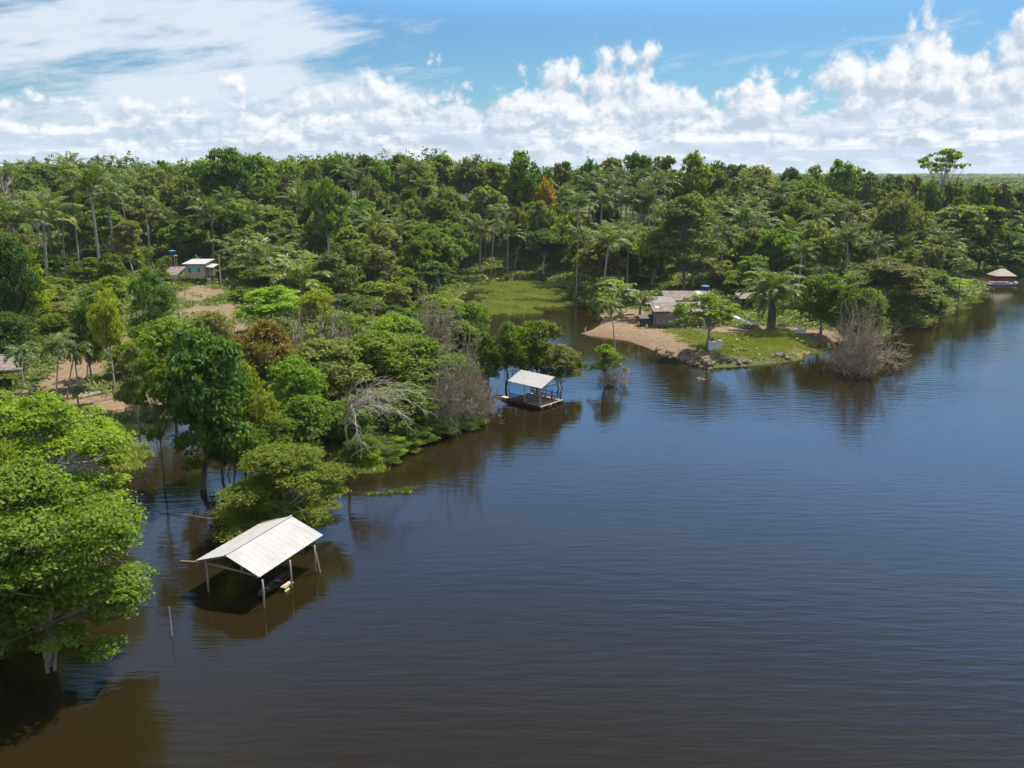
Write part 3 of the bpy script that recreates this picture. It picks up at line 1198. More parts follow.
tree('bushy', 'lime green', 294, 356, 98, 72, 'bright green layered tree in front of the rusty red one', 'mid', seed=0)
tree('bushy', 'deep green', 300, 395, 94, 78, 'deep green bush on the shore left of the arching dead tree', 'mid', seed=1)
tree('round', 'olive green', 335, 336, 112, 104, 'olive green tree behind the arching pale dead tree', 'mid', seed=2)
tree('round', 'fresh green', 375, 333, 116, 104, 'fresh green round tree right behind the arching dead branches', 'mid', seed=0)
tree('bushy', 'fresh green', 424, 340, 112, 108, 'broad green bushy tree on the point left of the white-roofed raft', 'mid', seed=1)
tree('bushy', 'deep green', 398, 385, 102, 96, 'deep green bush overhanging the dark water on the point', 'mid', seed=2)
tree('shrub', 'fresh green', 440, 408, 108, 62, 'low green shrub at the tip of the wooded point', 'mid', seed=0, cat='shrub', name='shrub')
tree('shrub', 'lime green', 470, 418, 107, 34, 'small lime shrub trailing in the water at the point tip', 'mid', seed=1, cat='shrub', name='shrub', z=-.1)
tree('bushy', 'deep green', 352, 398, 98, 84, 'deep green bush behind the pale stem of the arching dead tree', 'mid', seed=0)
tree('shrub', 'olive green', 352, 452, 91, 40, 'olive shrub on the bank at the foot of the dead tree', 'mid', seed=2, cat='shrub', name='shrub')
tree('bushy', 'fresh green', 335, 310, 134, 84, 'fresh green tree in front of the bleached hillside thicket', 'mid', seed=1)
tree('bushy', 'fresh green', 400, 316, 130, 90, 'lime tinged tree above the wooded point', 'mid', seed=2)
tree('spread', 'lime green', 272, 284, 160, 70, 'bright lime spreading tree just right of the hillside clearing', 'mid', seed=1)
tree('round', 'yellow green', 312, 290, 152, 46, 'yellowing tree between the lime tree and grey thicket', 'mid', seed=0)
tree('spread', 'fresh green', 440, 300, 142, 66, 'light green tree on the left edge of the grassy inlet', 'mid', seed=2)
tree('bushy', 'fresh green', 470, 300, 148, 50, 'bright green bush at the left rim of the marsh grass', 'mid', seed=0)
dead('arch', 345, 372, 91, 150, 'pale dead tree with long arching bare branches over the water', 0, z=-.4, rz=.1, mats=(DEAD, DEAD))
dead('bush', 460, 334, 106.5, 66, 'tall grey bare thicket on the point beside the raft', 1)
dead('bush', 436, 362, 103.5, 58, 'brown bare thicket low on the wooded point', 2)
dead('thicket', 474, 365, 109, 48, 'tan bare thicket at the waterline nearest the raft gangway', 2)
dead('bush', 312, 308, 122, 70, 'bleached bare thicket above the rusty red tree', 0)
dead('bush', 355, 312, 123, 66, 'bleached bare thicket right of another on the slope', 1)
dead('bush', 425, 280, 134, 62, 'grey bare thicket at the inner end of the wooded point', 2)
dead('bush', 372, 425, 97, 40, 'thin bare brush at the shore under the arching dead tree', 3)
# --- raft cove
tree('flooded', 'fresh green', 507, 322, 126, 52, 'deep green tree in the water left behind the raft roof', 'mid', DARK_BARK, 0, z=-.6)
tree('flooded', 'fresh green', 536, 318, 130, 62, 'taller green flooded tree right behind the raft roof', 'mid', DARK_BARK, 1, z=-.6)
tree('flooded', 'grey green', 562, 342, 127, 46, 'grey green flooded tree at the right end of the raft', 'mid', DARK_BARK, 2, z=-.6)
tree('flooded', 'deep green', 488, 332, 124, 40, 'narrow dark flooded tree between grey thicket and raft', 'mid', DARK_BARK, 2, z=-.6)
tree('airy', 'fresh green', 608, 343, 130, 50, 'small sparse tree standing alone in the water off the beach', 'mid', DARK_BARK, 0, z=-.7)
dead('bush', 614, 362, 130, 34, 'bare grey branches tangled under the lone flooded tree', 4, z=-.3)
palm('slim', 'palm green', 618, 300, 146, 'small drooping palm on a thin stem at the sandy beach', 0, size=1.1)
# --- farmhouse point
tree('airy', 'fresh green', 708, 293, 151, 80, 'light airy tree shading the concrete cistern', 'mid', BARK, 1)
palm('squat', 'pale palm', 774, 268, 172, 'stout spreading palm on the lawn right of the farmhouse', 0, bark=DARK_BARK)
tree('round', 'fresh green', 824, 273, 166, 56, 'rounded green tree right of the stout palm', 'mid', seed=0)
tree('round', 'deep green', 852, 285, 160, 46, 'deep green tree behind the bare grey waterside bush', 'mid', seed=1)
tree('bushy', 'olive green', 870, 288, 163, 40, 'olive bushy tree above the bare grey waterside bush', 'mid', seed=2)
tree('spread', 'olive green', 893, 258, 186, 88, 'broad olive spreading tree on the shore behind the bare bush', 'mid', seed=0)
tree('bushy', 'fresh green', 900, 292, 184, 46, 'low green tree at the waterline under the olive spreading one', 'mid', seed=1)
dead('thicket', 866, 305, 138, 70, 'big bare grey bush standing in the water off the point', 0, z=-.2, name='dead_bush')
dead('bush', 848, 338, 141, 36, 'small bleached bush joined to the big bare grey bush', 5, z=-.2, name='dead_bush')
tree('tall', 'fresh green', 926, 268, 205, 52, 'green waterside tree beside the leaning bare palm', 'mid', seed=2)
tree('spread', 'lime green', 946, 276, 222, 50, 'bright green low tree behind the leaning bare palm', 'mid', seed=1)
palm('slim', 'pale palm', 962, 258, 196, 'tall leaning palm with a ragged head rising from the river', 1, size=1.15, z=-.5, lean=(.0, .12), bark=DARK_BARK)
dead('bush', 966, 294, 232, 28, 'small whitish bare bush at the waterline near the dock', 6, z=0, name='dead_bush')
# --- big and odd crowns in the wood
tree('spread', 'olive green', 684, 194, 216, 84, 'huge olive crowned tree behind the farmhouse', 'mid', DARK_BARK, 2)
tree('tall', 'dark green', 224, 146, 262, 62, 'towering dark tree on the skyline behind the stilt house', 'mid', PALE_BARK, 0)
tree('bushy', 'fresh green', 256, 152, 284, 44, 'fresh green skyline tree right of the towering dark one', 'far', seed=1)
tree('tall', 'deep green', 325, 177, 228, 48, 'tall deep green tree on a pale stem upslope of the stilt house', 'mid', PALE_BARK, 1)
tree('round', 'olive green', 180, 172, 268, 46, 'olive grey tree left of the towering dark tree', 'far', seed=2)
tree('round', 'golden', 546, 176, 300, 22, 'small golden flowering crown among green skyline trees', 'far', seed=0)
tree('round', 'fresh green', 526, 150, 306, 48, 'bright dense skyline crown beside the golden flowering one', 'far', seed=1)
tree('umbrella', 'lime green', 944, 148, 326, 50, 'emergent umbrella-shaped tree standing above the wood near the dock', 'mid', PALE_BARK, 0)
tree('tall', 'olive green', 900, 190, 250, 60, 'olive tree with a pale trunk above the dock shore', 'mid', PALE_BARK, 1)
tree('spread', 'fresh green', 985, 200, 275, 62, 'fresh green spreading tree behind the red-railed dock', 'far', seed=0)
tree('round', 'deep green', 985, 238, 268, 48, 'deep green rounded tree overhanging the red-railed dock', 'far', seed=1)
tree('round', 'dark green', 1018, 232, 280, 46, 'dark tree right of the red-railed dock', 'far', seed=2)
tree('spread', 'deep green', 1010, 250, 272, 40, 'low deep green tree right behind the dock roof', 'far', seed=2)
tree('spread', 'olive green', 960, 205, 262, 66, 'olive spreading tree inland of the leaning palm', 'far', seed=1)
# --- left edge and yard
tree('round', 'dark green', 6, 236, 146, 60, 'dark tree cut by the picture edge above the shed', 'mid', seed=0)
tree('round', 'yellow green', 22, 262, 150, 50, 'yellow green tree beside the dark edge tree', 'mid', seed=1)
tree('bushy', 'dark green', 8, 312, 136, 60, 'dark green thick tree behind the open shed', 'mid', seed=2)
tree('tall', 'yellow green', 104, 286, 117, 40, 'slim yellow green tree on a tall pale stem in the yard', 'mid', PALE_BARK, 2)
tree('round', 'dark green', 84, 300, 124, 42, 'dark crown among the slim yard palms', 'mid', seed=1)
for i, (u, vt, y, lb, kn, ln) in enumerate([
        (50, 338, 114, 'slim palm on the yard with its stem base by the log', 'slim', (0, .03)), (62, 342, 117, 'slim palm leaning towards the log on the yard', 'slim', (0, -.12)),
        (74, 335, 123, 'slim palm beside the pale planks', 'slim', (0, .04)), (84, 340, 128, 'slim palm farther back on the yard behind the planks', 'slim', (.03, 0)),
        (30, 345, 121, 'slim palm nearest the open shed', 'slim', (0, .02))]):
    palm(kn, 'palm green', u, vt, y, lb, i % 3, size=1.15, lean=ln)
for u, v, y, lb in [(78, 384, 113, 'dark banana clump beside the pale planks'), (45, 400, 110, 'dark banana clump in front of the earth yard'), (36, 372, 120, 'banana plant beside the open shed posts')]:
    palm('banana', 'palm green', u, v, y, lb, 0, cat='banana plant', name='banana_plant')
# --- the tall palms on the left skyline and other single palms
for k, (u, vt, y, kind, lb, sz) in enumerate([
        (90, 162, 214, 'feather', 'tallest feathery palm at the left forest edge', 1.5), (38, 190, 196, 'feather', 'broad feathery palm left of the tallest one', 1.45),
        (14, 196, 186, 'feather', 'broad palm next to the bleached snag', 1.4), (108, 182, 226, 'feather', 'feathery palm right beside the tallest one', 1.2),
        (126, 186, 232, 'slim', 'tall palm on a thin white stem', 1.6), (146, 196, 236, 'slim', 'thin stemmed palm farthest right of the tall left palms', 1.5),
        (74, 205, 206, 'slim', 'thin palm in front of the tallest feathery palm', 1.5), (60, 215, 210, 'slim', 'short thin palm between the broad and tallest palms', 1.4),
        (210, 196, 238, 'feather', 'bushy palm below the towering dark tree', 1.35), (16, 238, 180, 'slim', 'thin palm low on the far left edge', 1.3),
        (604, 222, 218, 'feather', 'large palm left of the huge olive tree', 1.25), (577, 226, 224, 'slim', 'thin palm left of the large palm', 1.5), (628, 230, 228, 'feather', 'palm just left of the huge olive trunk', .85),
        (851, 222, 226, 'feather', 'dark palm on the slope above the waterside trees', 1.05), (800, 240, 205, 'feather', 'palm on the slope behind the stout palm', .8),
        (878, 232, 228, 'feather', 'palm right of the dark slope palm', .85), (720, 196, 268, 'feather', 'palm right of the huge olive crown', .9), (763, 188, 285, 'feather', 'palm standing up on the skyline slope behind the farmhouse', .9),
        (490, 205, 262, 'slim', 'white stemmed palm above the grassy inlet', 1.6), (300, 246, 196, 'low', 'stemless palm on the slope below the thin stemmed tree', 1.), (268, 228, 212, 'low', 'stemless palm right of the stilt house', 1.),
        (246, 226, 222, 'low', 'stemless palm close behind the pole', .9), (620, 280, 190, 'banana', 'banana plant at the head of the beach', 1.), (640, 288, 184, 'banana', 'banana plant left of the farmhouse', 1.)]):
    palm(kind, 'pale palm' if k % 3 == 1 else 'palm green', u, vt, y, lb, k % 3, size=sz)
ORD = ['first', 'second', 'third', 'fourth', 'fifth', 'sixth', 'seventh', 'eighth', 'ninth', 'tenth', 'eleventh', 'twelfth', 'thirteenth', 'fourteenth', 'fifteenth']
ORD2 = ORD + ['sixteenth', 'seventeenth', 'eighteenth', 'nineteenth', 'twentieth'] + ['twenty-' + o for o in ORD[:9]] + ['thirtieth'] + ['thirty-' + o for o in ORD[:9]]
hill_palms = sorted([(578, 190, 262), (590, 172, 290), (601, 168, 300), (612, 174, 285), (622, 165, 305), (634, 170, 296), (645, 166, 306), (655, 172, 290), (665, 168, 300), (600, 186, 268), (626, 188, 270), (652, 186, 272), (640, 182, 276)])
for k, (u, vt, y) in enumerate(hill_palms):
    palm('feather', 'palm green', u, vt, y, 'palm in the dense grove on the skyline slope, %s from its left' % ORD[k], k % 3, size=1.15, group='palms of the skyline grove')
dead('snag', 4, 168, 205, 40, 'bleached leafless snag at the far left of the wood', 0, mats=(DEAD, DEAD2))
dead('snag', 30, 172, 222, 22, 'slender leafless snag behind the broad palm', 1)
tree('bushy', 'deep green', 150, 268, 150, 46, 'dark tree in front of the stilt house lean-to', 'mid', PALE_BARK, 1)
tree('sparse', 'deep green', 156, 246, 168, 30, 'thin tree rising left of the stilt house lean-to', 'mid', PALE_BARK, 2)

SKYLINE = sorted([(290, 158, 40), (310, 156, 36), (335, 155, 40), (365, 154, 36), (398, 154, 40), (420, 160, 36), (440, 154, 44), (470, 158, 36), (495, 162, 36), (565, 160, 34), (590, 158, 30),
                  (612, 157, 34), (640, 152, 36), (665, 151, 34), (692, 150, 44), (715, 158, 36), (735, 160, 36), (760, 164, 40), (790, 167, 34), (815, 164, 34), (838, 159, 50), (870, 171, 34), (892, 173, 36),
                  (912, 175, 30), (190, 166, 36), (120, 170, 30), (50, 163, 56), (20, 167, 50), (152, 165, 30), (932, 178, 34), (956, 180, 38), (978, 183, 34), (998, 182, 38), (1018, 184, 36)])
for k, (u, vt, wp) in enumerate(SKYLINE):
    tree(['round', 'spread', 'tall', 'spread', 'bushy'][k % 5], ['olive green', 'deep green', 'grey green', 'dark green', 'olive green', 'fresh green'][(k * 5) % 6], u, vt, 306 + (k * 37) % 26, wp,
         'high crown breaking the skyline, %s of the row counted from its left end' % (ORD2[k]), 'far', PALE_BARK, k % 3, group='crowns along the skyline')

# ------------------------------------------------------------------ the wood filled in tree by tree
CLEAR = [(e[0], e[1], min(e[2], e[3]) * .9 + 1.5) for e in EARTH]
CLEAR += [(e[0], e[1] + k * (max(e[3] - e[2], 0)) * .7, e[2] + .8) for e in EARTH for k in (-1, 1)]
b1 = hit(200, 277)
CLEAR += [(b1[0], b1[1] - 8, 11), (b1[0], b1[1] + 3, 8), (-77, 124, 10), (34, 166, 14), (42, 168, 14), (52, 176, 12), (36, 182, 12), (45, 186, 12), (56, 194, 9), (56, 160, 12), (66, 165, 9), (46, 152, 9)]
marsh_c = W(515, 296)
CLEAR += [(marsh_c[0], marsh_c[1], 16)]
AUTO = []


def free(x, y, r):
    for a, b, c in CLEAR:
        if (x - a) ** 2 + (y - b) ** 2 < (c + r * .55) ** 2:
            return False
    for a, b, c in PLACED:
        if (x - a) ** 2 + (y - b) ** 2 < (c + r * (.62 if y < 232 else .5)) ** 2:
            return False
    return True


def fill(y0, y1, spacing, chooser, smin, umax=60):
    y = y0
    row = 0
    while y < y1:
        half = (512 + umax) * y / F
        xs = np.arange(-half, half, spacing)
        for x in xs:
            xx = x + random.uniform(-.42, .42) * spacing + (row % 2) * spacing / 2
            yy = y + random.uniform(-.42, .42) * spacing
            s = float(sdist(np.array([xx]), np.array([yy]))[0])
            if s < smin:
                continue
            spec = chooser(xx, yy, s)
            if spec is None:
                continue
            kind, col, w, h = spec
            if not free(xx, yy, w * .5):
                continue
            PLACED.append((xx, yy, w * .36))
            AUTO.append(('bushy_low' if kind == 'bushy' and h < 7.8 else kind, col, xx, yy, gz(xx, yy), w, h))
        y += spacing * .87
        row += 1


def pick(opts):
    r = random.random() * sum(o[0] for o in opts)
    for o in opts:
        r -= o[0]
        if r <= 0:
            return o[1:]
    return opts[-1][1:]


def scrub(x, y, s):
    c = wob(np.array(x), np.array(y), .05, 1.)
    col = pick([(3, 'fresh green'), (2.4, 'olive green'), (1.6, 'deep green'), (1.8, 'grey green'), (1.6, 'lime green'), (.5, 'yellow green'), (.6 + .5 * c, 'dark green')])[0]
    if random.random() < .48:
        return 'shrub', col, random.uniform(5.5, 9), random.uniform(2.6, 4.6)
    return pick([(5, 'bushy'), (2, 'round'), (.6, 'spread')])[0], col, random.uniform(7, 11), random.uniform(4.5, 8.5)


def tallwood(x, y, s):
    col = pick([(3, 'deep green'), (2.8, 'olive green'), (1.1, 'dark green'), (2., 'fresh green'), (1.8, 'grey green'), (.35, 'yellow green')])[0]
    k = pick([(3, 'round'), (2.4, 'tall'), (1.6, 'spread'), (1.8, 'bushy')])[0]
    g = sst(190, 300, y)
    right = 1 - .12 * sst(90, 160, x)
    return k, col, random.uniform(9, 15), (random.uniform(9, 14) + g * random.uniform(2.5, 10.5)) * right


def edge(x, y, s):
    if s > 14 and random.random() < .25:
        return None
    return scrub(x, y, s)


SHORE_RING = [(372, 466), (384, 461), (396, 455), (408, 450), (420, 444), (432, 438), (444, 434), (456, 430), (468, 423), (476, 414), (360, 468), (300, 463), (316, 467), (280, 457)]
fill(82, 120, 4.0, lambda x, y, s: ('shrub' if random.random() < .6 else 'bushy', random.choice(['fresh green', 'deep green', 'lime green', 'olive green']), random.uniform(3.2, 5.2), random.uniform(2., 4.)) if -26 < x < 0 and s < 6 else None, -.8)
fill(108, 200, 6.6, edge, 1.5)
fill(200, 232, 7.6, lambda x, y, s: scrub(x, y, s) if random.random() < .5 else tallwood(x, y, s), 1.0)
PALMS = []
for _ in range(400):
    yy = random.uniform(232, 312)
    xx = random.uniform(-.6, .6) * yy
    if len(PALMS) >= 62 or sdist(np.array([xx]), np.array([yy]))[0] < 4 or any((xx - a) ** 2 + (yy - b) ** 2 < (5 + .6 * c) ** 2 for a, b, c in PLACED[-1:] + PLACED):
        continue
    if xx > 95 and random.random() < .6:
        continue
    PLACED.append((xx, yy, 2.2))
    PALMS.append((xx, yy, gz(xx, yy) + random.uniform(11, 17) + 5 * sst(230, 300, yy)))
fill(234, 322, 9.3, tallwood, 1.5)
for px_ in SHORE_RING:
    p = W(*px_)
    for k in range(2):
        xx, yy = p[0] + random.uniform(-1.2, 1.2), p[1] + random.uniform(-.2, 1.6)
        AUTO.append((random.choice(['shrub', 'shrub', 'bushy_low']), random.choice(['fresh green', 'deep green', 'olive green', 'lime green', 'deep green']), xx, yy, max(gz(xx, yy), -.1), random.uniform(3.2, 5.), random.uniform(1.8, 3.4)))
print('auto plants', len(AUTO), sum(a[0] == 'shrub' for a in AUTO))


def zone(x, y):
    u, v = proj(x, y, 6)
    if y >= 232:
        for lim, t in ((95, 'in the wood behind the tall feathery palms'), (200, 'in the wood behind the stilt house'), (300, 'in the wood beside the towering dark tree'), (400, 'in the wood above the bleached thicket'),
                       (500, 'in the wood left behind the grassy inlet'), (590, 'in the wood straight behind the grassy inlet'), (690, 'in the wood around the palm grove'), (780, 'in the wood behind the farmhouse'),
                       (870, 'in the wood behind the stout palm'), (950, 'in the wood behind the leaning palm')):
            if u < lim:
                return t
        return 'in the wood behind the red-railed dock'
    if y < 108 and -30 < x < 2:
        return 'along the water edge of the wooded point'
    if u < 130:
        return 'on the slope above the dirt yard' if y < 185 else 'under the tall feathery palms'
    if u < 205:
        return 'on the slope in front of the stilt house' if y < 198 else 'close behind the stilt house'
    if u < 300:
        return 'beside the bare hillside clearing' if y < 170 else 'on the slope right of the stilt house'
    if u < 400:
        return 'on the slope above the arching dead tree' if y < 165 else 'in the scrub above the wooded point'
    if u < 480:
        return 'at the neck of the wooded point' if y < 165 else 'left of the grassy inlet'
    if u < 580:
        return 'right behind the grassy inlet'
    if u < 660:
        return 'behind the sandy beach'
    if u < 740:
        return 'behind the farmhouse roofs'
    if u < 830:
        return 'behind the stout palm'
    if u < 920:
        return 'on the slope above the bare grey bush'
    return 'on the shore by the red-railed dock'


pz = {}
for a in PALMS:
    pz.setdefault(zone(a[0], a[1]), []).append(a)
for zn, lst in pz.items():
    lst.sort(key=lambda a: a[0] / a[1])
    for i, (x, y, zt) in enumerate(lst):
        u, v = proj(x, y, zt)
        palm('feather', random.choice(('palm green', 'palm green', 'pale palm')), u, v, y, 'feathery palm ' + zn + (', %s from left' % ORD2[i] if len(lst) > 1 else ''), random.randint(0, 2), size=random.uniform(1., 1.35), group='palms scattered through the wood')
SHAPE = {'bushy_low': 'dense', 'round': 'round', 'tall': 'tall', 'spread': 'spreading', 'bushy': 'bushy', 'shrub': 'low', 'sparse': 'sparse', 'umbrella': 'flat-topped'}
groups = {}
for a in AUTO:
    groups.setdefault((a[0], a[1], zone(a[2], a[3])), []).append(a)
for (kind, col, zn), lst in groups.items():
    lst.sort(key=lambda a: a[2] / a[3])
    noun = 'shrub' if kind == 'shrub' else 'bush' if kind == 'bushy_low' else 'tree'
    for i, (k_, c_, x, y, z, w, h) in enumerate(lst):
        base = '%s %s %s %s' % (col, SHAPE[kind], noun, zn)
        lab = base if len(lst) == 1 else base + ', %s from left' % ORD[min(i, 14)]
        put(noun if noun != 'tree' else 'broadleaf_tree', tree_proto('bushy' if kind == 'bushy_low' else kind, 'far' if y > 150 else 'mid', random.randint(0, 4 if y > 150 else 2)), (x, y, z - .1), w, h,
            (random.choice((BARK, PALE_BARK, DARK_BARK)), LEAF[col]), lab, noun, {'tree': 'trees filling the wood', 'shrub': 'shrubs on the slopes', 'bush': 'bushes on the slopes'}[noun])


# ------------------------------------------------------------------ uncountable cover
def far_forest():
    """the wood beyond the single trees, out to the horizon"""
    rng = np.random.default_rng(5)
    protos = []
    for i in range(6):
        lob = []
        for _ in range(9):
            a = rng.uniform(.18, .3)
            th, r = rng.uniform(0, 6.28), math.sqrt(rng.uniform(0, 1)) * (.5 - a * .7)
            lob.append((np.array((math.cos(th) * r, math.sin(th) * r, rng.uniform(.45, .85))), a, a * .6))
        protos.append(lob)
    Vs, Ts = [], []

    def add(x, y, z, w, h, n, L, t0):
        lob = [(np.array((c[0] * w, c[1] * w, c[2] * h)), a * w, b * h) for c, a, b in protos[rng.integers(0, 6)]]
        V, T = foliage(lob, n, L, rng)
        Vs.append(V + np.array((x, y, z)))
        Ts.append(np.clip(T * .5 + t0 * .6 - .12, 0, 1))
    y = 326.
    while y < 520:
        sp_ = 10.5
        half = 600 * y / F
        for x in np.arange(-half, half, sp_):
            xx, yy = x + rng.uniform(-4, 4), y + rng.uniform(-4, 4)
            if sdist(np.array([xx]), np.array([yy]))[0] < 2:
                continue
            if yy > 380 and rng.uniform() < .35:
                continue
            add(xx, yy, gz(xx, yy), rng.uniform(8, 16), rng.uniform(9, 22) * (1 - .25 * sst(80, 170, xx)), 560, .52, rng.uniform(0, 1))
        y += 9.5
    while y < 5200:
        sp_ = y * .035
        half = 600 * y / F
        for x in np.arange(-half, half, sp_):
            xx, yy = x + rng.uniform(-.4, .4) * sp_, y + rng.uniform(-.4, .4) * sp_
            add(xx, yy, gz(xx, yy), sp_ * rng.uniform(.9, 1.5), rng.uniform(8, 24), 200, sp_ * .052, rng.uniform(0, 1))
        y *= 1.055
    me = leaf_mesh('distant_forest', np.concatenate(Vs), np.concatenate(Ts))
    me.materials.append(LEAF['canopy'])
    print('distant forest faces', len(me.polygons))
    tag(link('distant_forest', me), 'far green tree canopy running to the horizon', None, None, 'stuff')


far_forest()


def cover():
    """weeds and low growth over the slopes"""
    rng = np.random.default_rng(8)
    Vs, Ts = [], []
    n = 64000
    Y = rng.uniform(0, 1, n) ** .8 * 244 + 96
    X = rng.uniform(-1, 1, n) * .63 * Y
    s = sdist(X, Y)
    e = earth_of(X, Y) + .55 * wob(X, Y, .5)
    keep = (s > .6) & (e < rng.uniform(.1, .5, n))
    keep &= ~((((X - 46) / 20) ** 2 + ((Y - 158) / 17) ** 2 < 1) & (rng.uniform(0, 1, n) > .12))
    X, Y = X[keep], Y[keep]
    Z = ground(X, Y)
    big = sst(-.4, .8, wob(X, Y, .11, 4.))
    k = 7
    m = len(X)
    P_ = np.repeat(np.stack([X, Y, Z], 1), k, 0)
    b = np.repeat(big, k)
    r = np.repeat(.35 + .0035 * Y, k)
    P_ = P_ + rng.normal(size=(m * k, 3)) * np.stack([r * .9, r * .9, 0 * r], 1)
    P_[:, 2] += rng.uniform(0.05, .5, m * k) * (.5 + 1.5 * b)
    N = unit(rng.normal(size=(m * k, 3)) * .6 + np.array((0, 0, .9)))
    L = (.16 + .0012 * np.repeat(Y, k)) * rng.uniform(.6, 1.4, m * k)
    V = leaf_quads(P_, N, L, L * .5, rng)
    T = np.clip(np.repeat(rng.uniform(0, 1, m), k) * .7 + rng.uniform(0, .3, m * k), 0, 1)
    me = leaf_mesh('undergrowth', V, T)
    me.materials.append(LEAF['weeds'])
    print('undergrowth faces', len(me.polygons))
    tag(link('undergrowth', me), 'weedy low growth covering the slopes between trees', None, None, 'stuff')


cover()


def blades(name, label, areas, mat, hgt, per_m2, wd=.05):
    """grass blades: areas are (u, v, rx, ry) ellipses on the water level or ground"""
    rng = np.random.default_rng(len(areas) + 3)
    B, T0 = [], []
    for u, v, rx, ry in areas:
        c = W(u, v, .2)
        n = int(math.pi * rx * ry * per_m2)
        a, r = rng.uniform(0, 6.28, n), np.sqrt(rng.uniform(0, 1, n))
        x, y = c[0] + np.cos(a) * r * rx, c[1] + np.sin(a) * r * ry
        kp = wob(x, y, .45, u) + .6 * wob(x, y, 1.7, v) > -.9 + r * 1.25 + rng.uniform(-.35, .35, len(r))
        x, y = x[kp], y[kp]
        B.append(np.stack([x, y, np.maximum(ground(x, y), -.05)], 1))
        T0.append(np.clip(.5 + .5 * wob(x, y, .3, 1.), 0, 1))
    B, T0 = np.concatenate(B), np.concatenate(T0)
    n = len(B)
    h = hgt * rng.uniform(.5, 1.3, n)
    D = unit(rng.normal(size=(n, 3)) * np.array((.45, .45, .1)) + np.array((0, 0, 1)))
    N = unit(rng.normal(size=(n, 3)) * np.array((1, 1, .2)) + np.array((0, 0, .35)))
    V = leaf_quads(B + D * h[:, None] * .45, N, h * .55, np.full(n, wd) * rng.uniform(.7, 1.4, n), rng, D)
    me = leaf_mesh(name, V, np.clip(T0 * .6 + rng.uniform(0, .4, n), 0, 1))
    me.materials.append(mat)
    print(name, n)
    tag(link(name, me), label, None, None, 'stuff')


blades('marsh_grass', 'yellow green marsh grass growing out of the shallow inlet', [
    (500, 305, 9, 9), (520, 296, 12, 7), (545, 292, 8, 8), (500, 288, 9, 8), (530, 284, 12, 7), (478, 312, 5, 7), (545, 304, 7, 5), (518, 312, 6, 4), (560, 284, 5, 6)], LEAF['marsh'], .8, 30, .06)
blades('reed_fringe', 'reeds and grass fringing the pond and point', [
    (112, 446, 5, 2.2), (128, 456, 2.6, 2.4), (118, 466, 3, 2), (100, 434, 5, 2), (130, 428, 4, 1.6), (362, 468, 3.2, 1.6), (345, 476, 1.6, 1.2), (382, 462, 1.4, 1.2), (574, 365, 3.2, 1.4)], LEAF['marsh'], .75, 45, .045)
blades('floating_weed', 'thin strip of yellowish weed lying on the water', [(380, 492, 1.6, .35), (400, 490, 1.3, .5), (412, 487, .9, .25), (368, 493, .8, .2), (908, 322, 4.5, 3), (920, 318, 4, 3), (950, 306, 5, 4), (962, 300, 5, 4)], LEAF['marsh'], .4, 70, .05)
blades('lawn_grass', 'short green grass on the farmhouse point', [(715, 342, 7, 6), (735, 345, 8, 7), (760, 346, 8, 4), (700, 346, 5, 5), (748, 352, 8, 4), (785, 343, 6, 4), (680, 338, 4, 5), (775, 337, 5, 4), (720, 354, 7, 4), (752, 358, 8, 3.5), (735, 352, 8, 4), (780, 352, 8, 4), (795, 346, 6, 5)], LEAF['grass'], .28, 60, .045)

# ------------------------------------------------------------------ the air
hz = MB().box((0, 1500, 22.5), (9000, 8000, 52))
hm_, nt, P, out = newmat('haze')
nt.nodes.remove(P)
pv = nt.nodes.new('ShaderNodeVolumePrincipled')
pv.inputs['Color'].default_value = (.8, .88, 1, 1)
pv.inputs['Density'].default_value = .00005
pv.inputs['Anisotropy'].default_value = .1
nt.links.new(pv.outputs[0], out.inputs['Volume'])
HAZE = True
if HAZE:
    tag(hz.build('haze', hm_, origin=(0, 0, 0)), 'thin bluish air over the river and wood', None, None, 'stuff')



# ------------------------------------------------------------------ front shed on posts in the river
A = np.array
UP = A((0, 0, 1.))


fr, br_, fl = A((-18.94, 59.14, 2.5)), A((-15.82, 66.86, 2.5)), A((-24.79, 61.93, 2.5))
bl = fl + br_ - fr
LX, WX_ = (br_ - fr) / np.linalg.norm(br_ - fr), (fl - fr) / np.linalg.norm(fl - fr)
rf, rb = (fr + fl) / 2 + UP * 1.1, (br_ + bl) / 2 + UP * 1.1
c0 = (fr + bl) / 2
root = empty('boat_shed', (c0[0], c0[1], 0), 'open post shed with a pale sheet gable roof standing in the dark river', 'boat shed')
mb = MB()
corrugated(mb, fr, br_, rb, rf, .62, .016)
corrugated(mb, bl, fl, rf, rb, .62, .016)
rmesh = mb.build('roof', SHEET, root)
MB().tube([rf - LX * .02 + UP * .05, rb + LX * .02 + UP * .05], .07, 6).build('ridge_cap', SHEET, rmesh, origin=root.location)
pp = [W(208.4, 592), W(264.4, 607.2), W(291.6, 587.5), W(316, 571.6)]
pl = [pp[0], pp[0] + LX * 4.0, pp[0] + LX * 6.6]
for q in pp[1:] + pl:
    side = 1 if (q - c0 * A((1, 1, 0))) @ WX_ > 0 else -1
    dist = abs((A((q[0], q[1], 0)) - A((c0[0], c0[1], 0))) @ WX_)
    topz = 3.6 - 1.1 * dist / 3.24 - .1
    MB().tube([(q[0], q[1], -1.2), (q[0] + .03, q[1], topz * .5), (q[0], q[1], topz)], [.085, .08, .07], 7).build('post', WOOD, root, smooth=True)
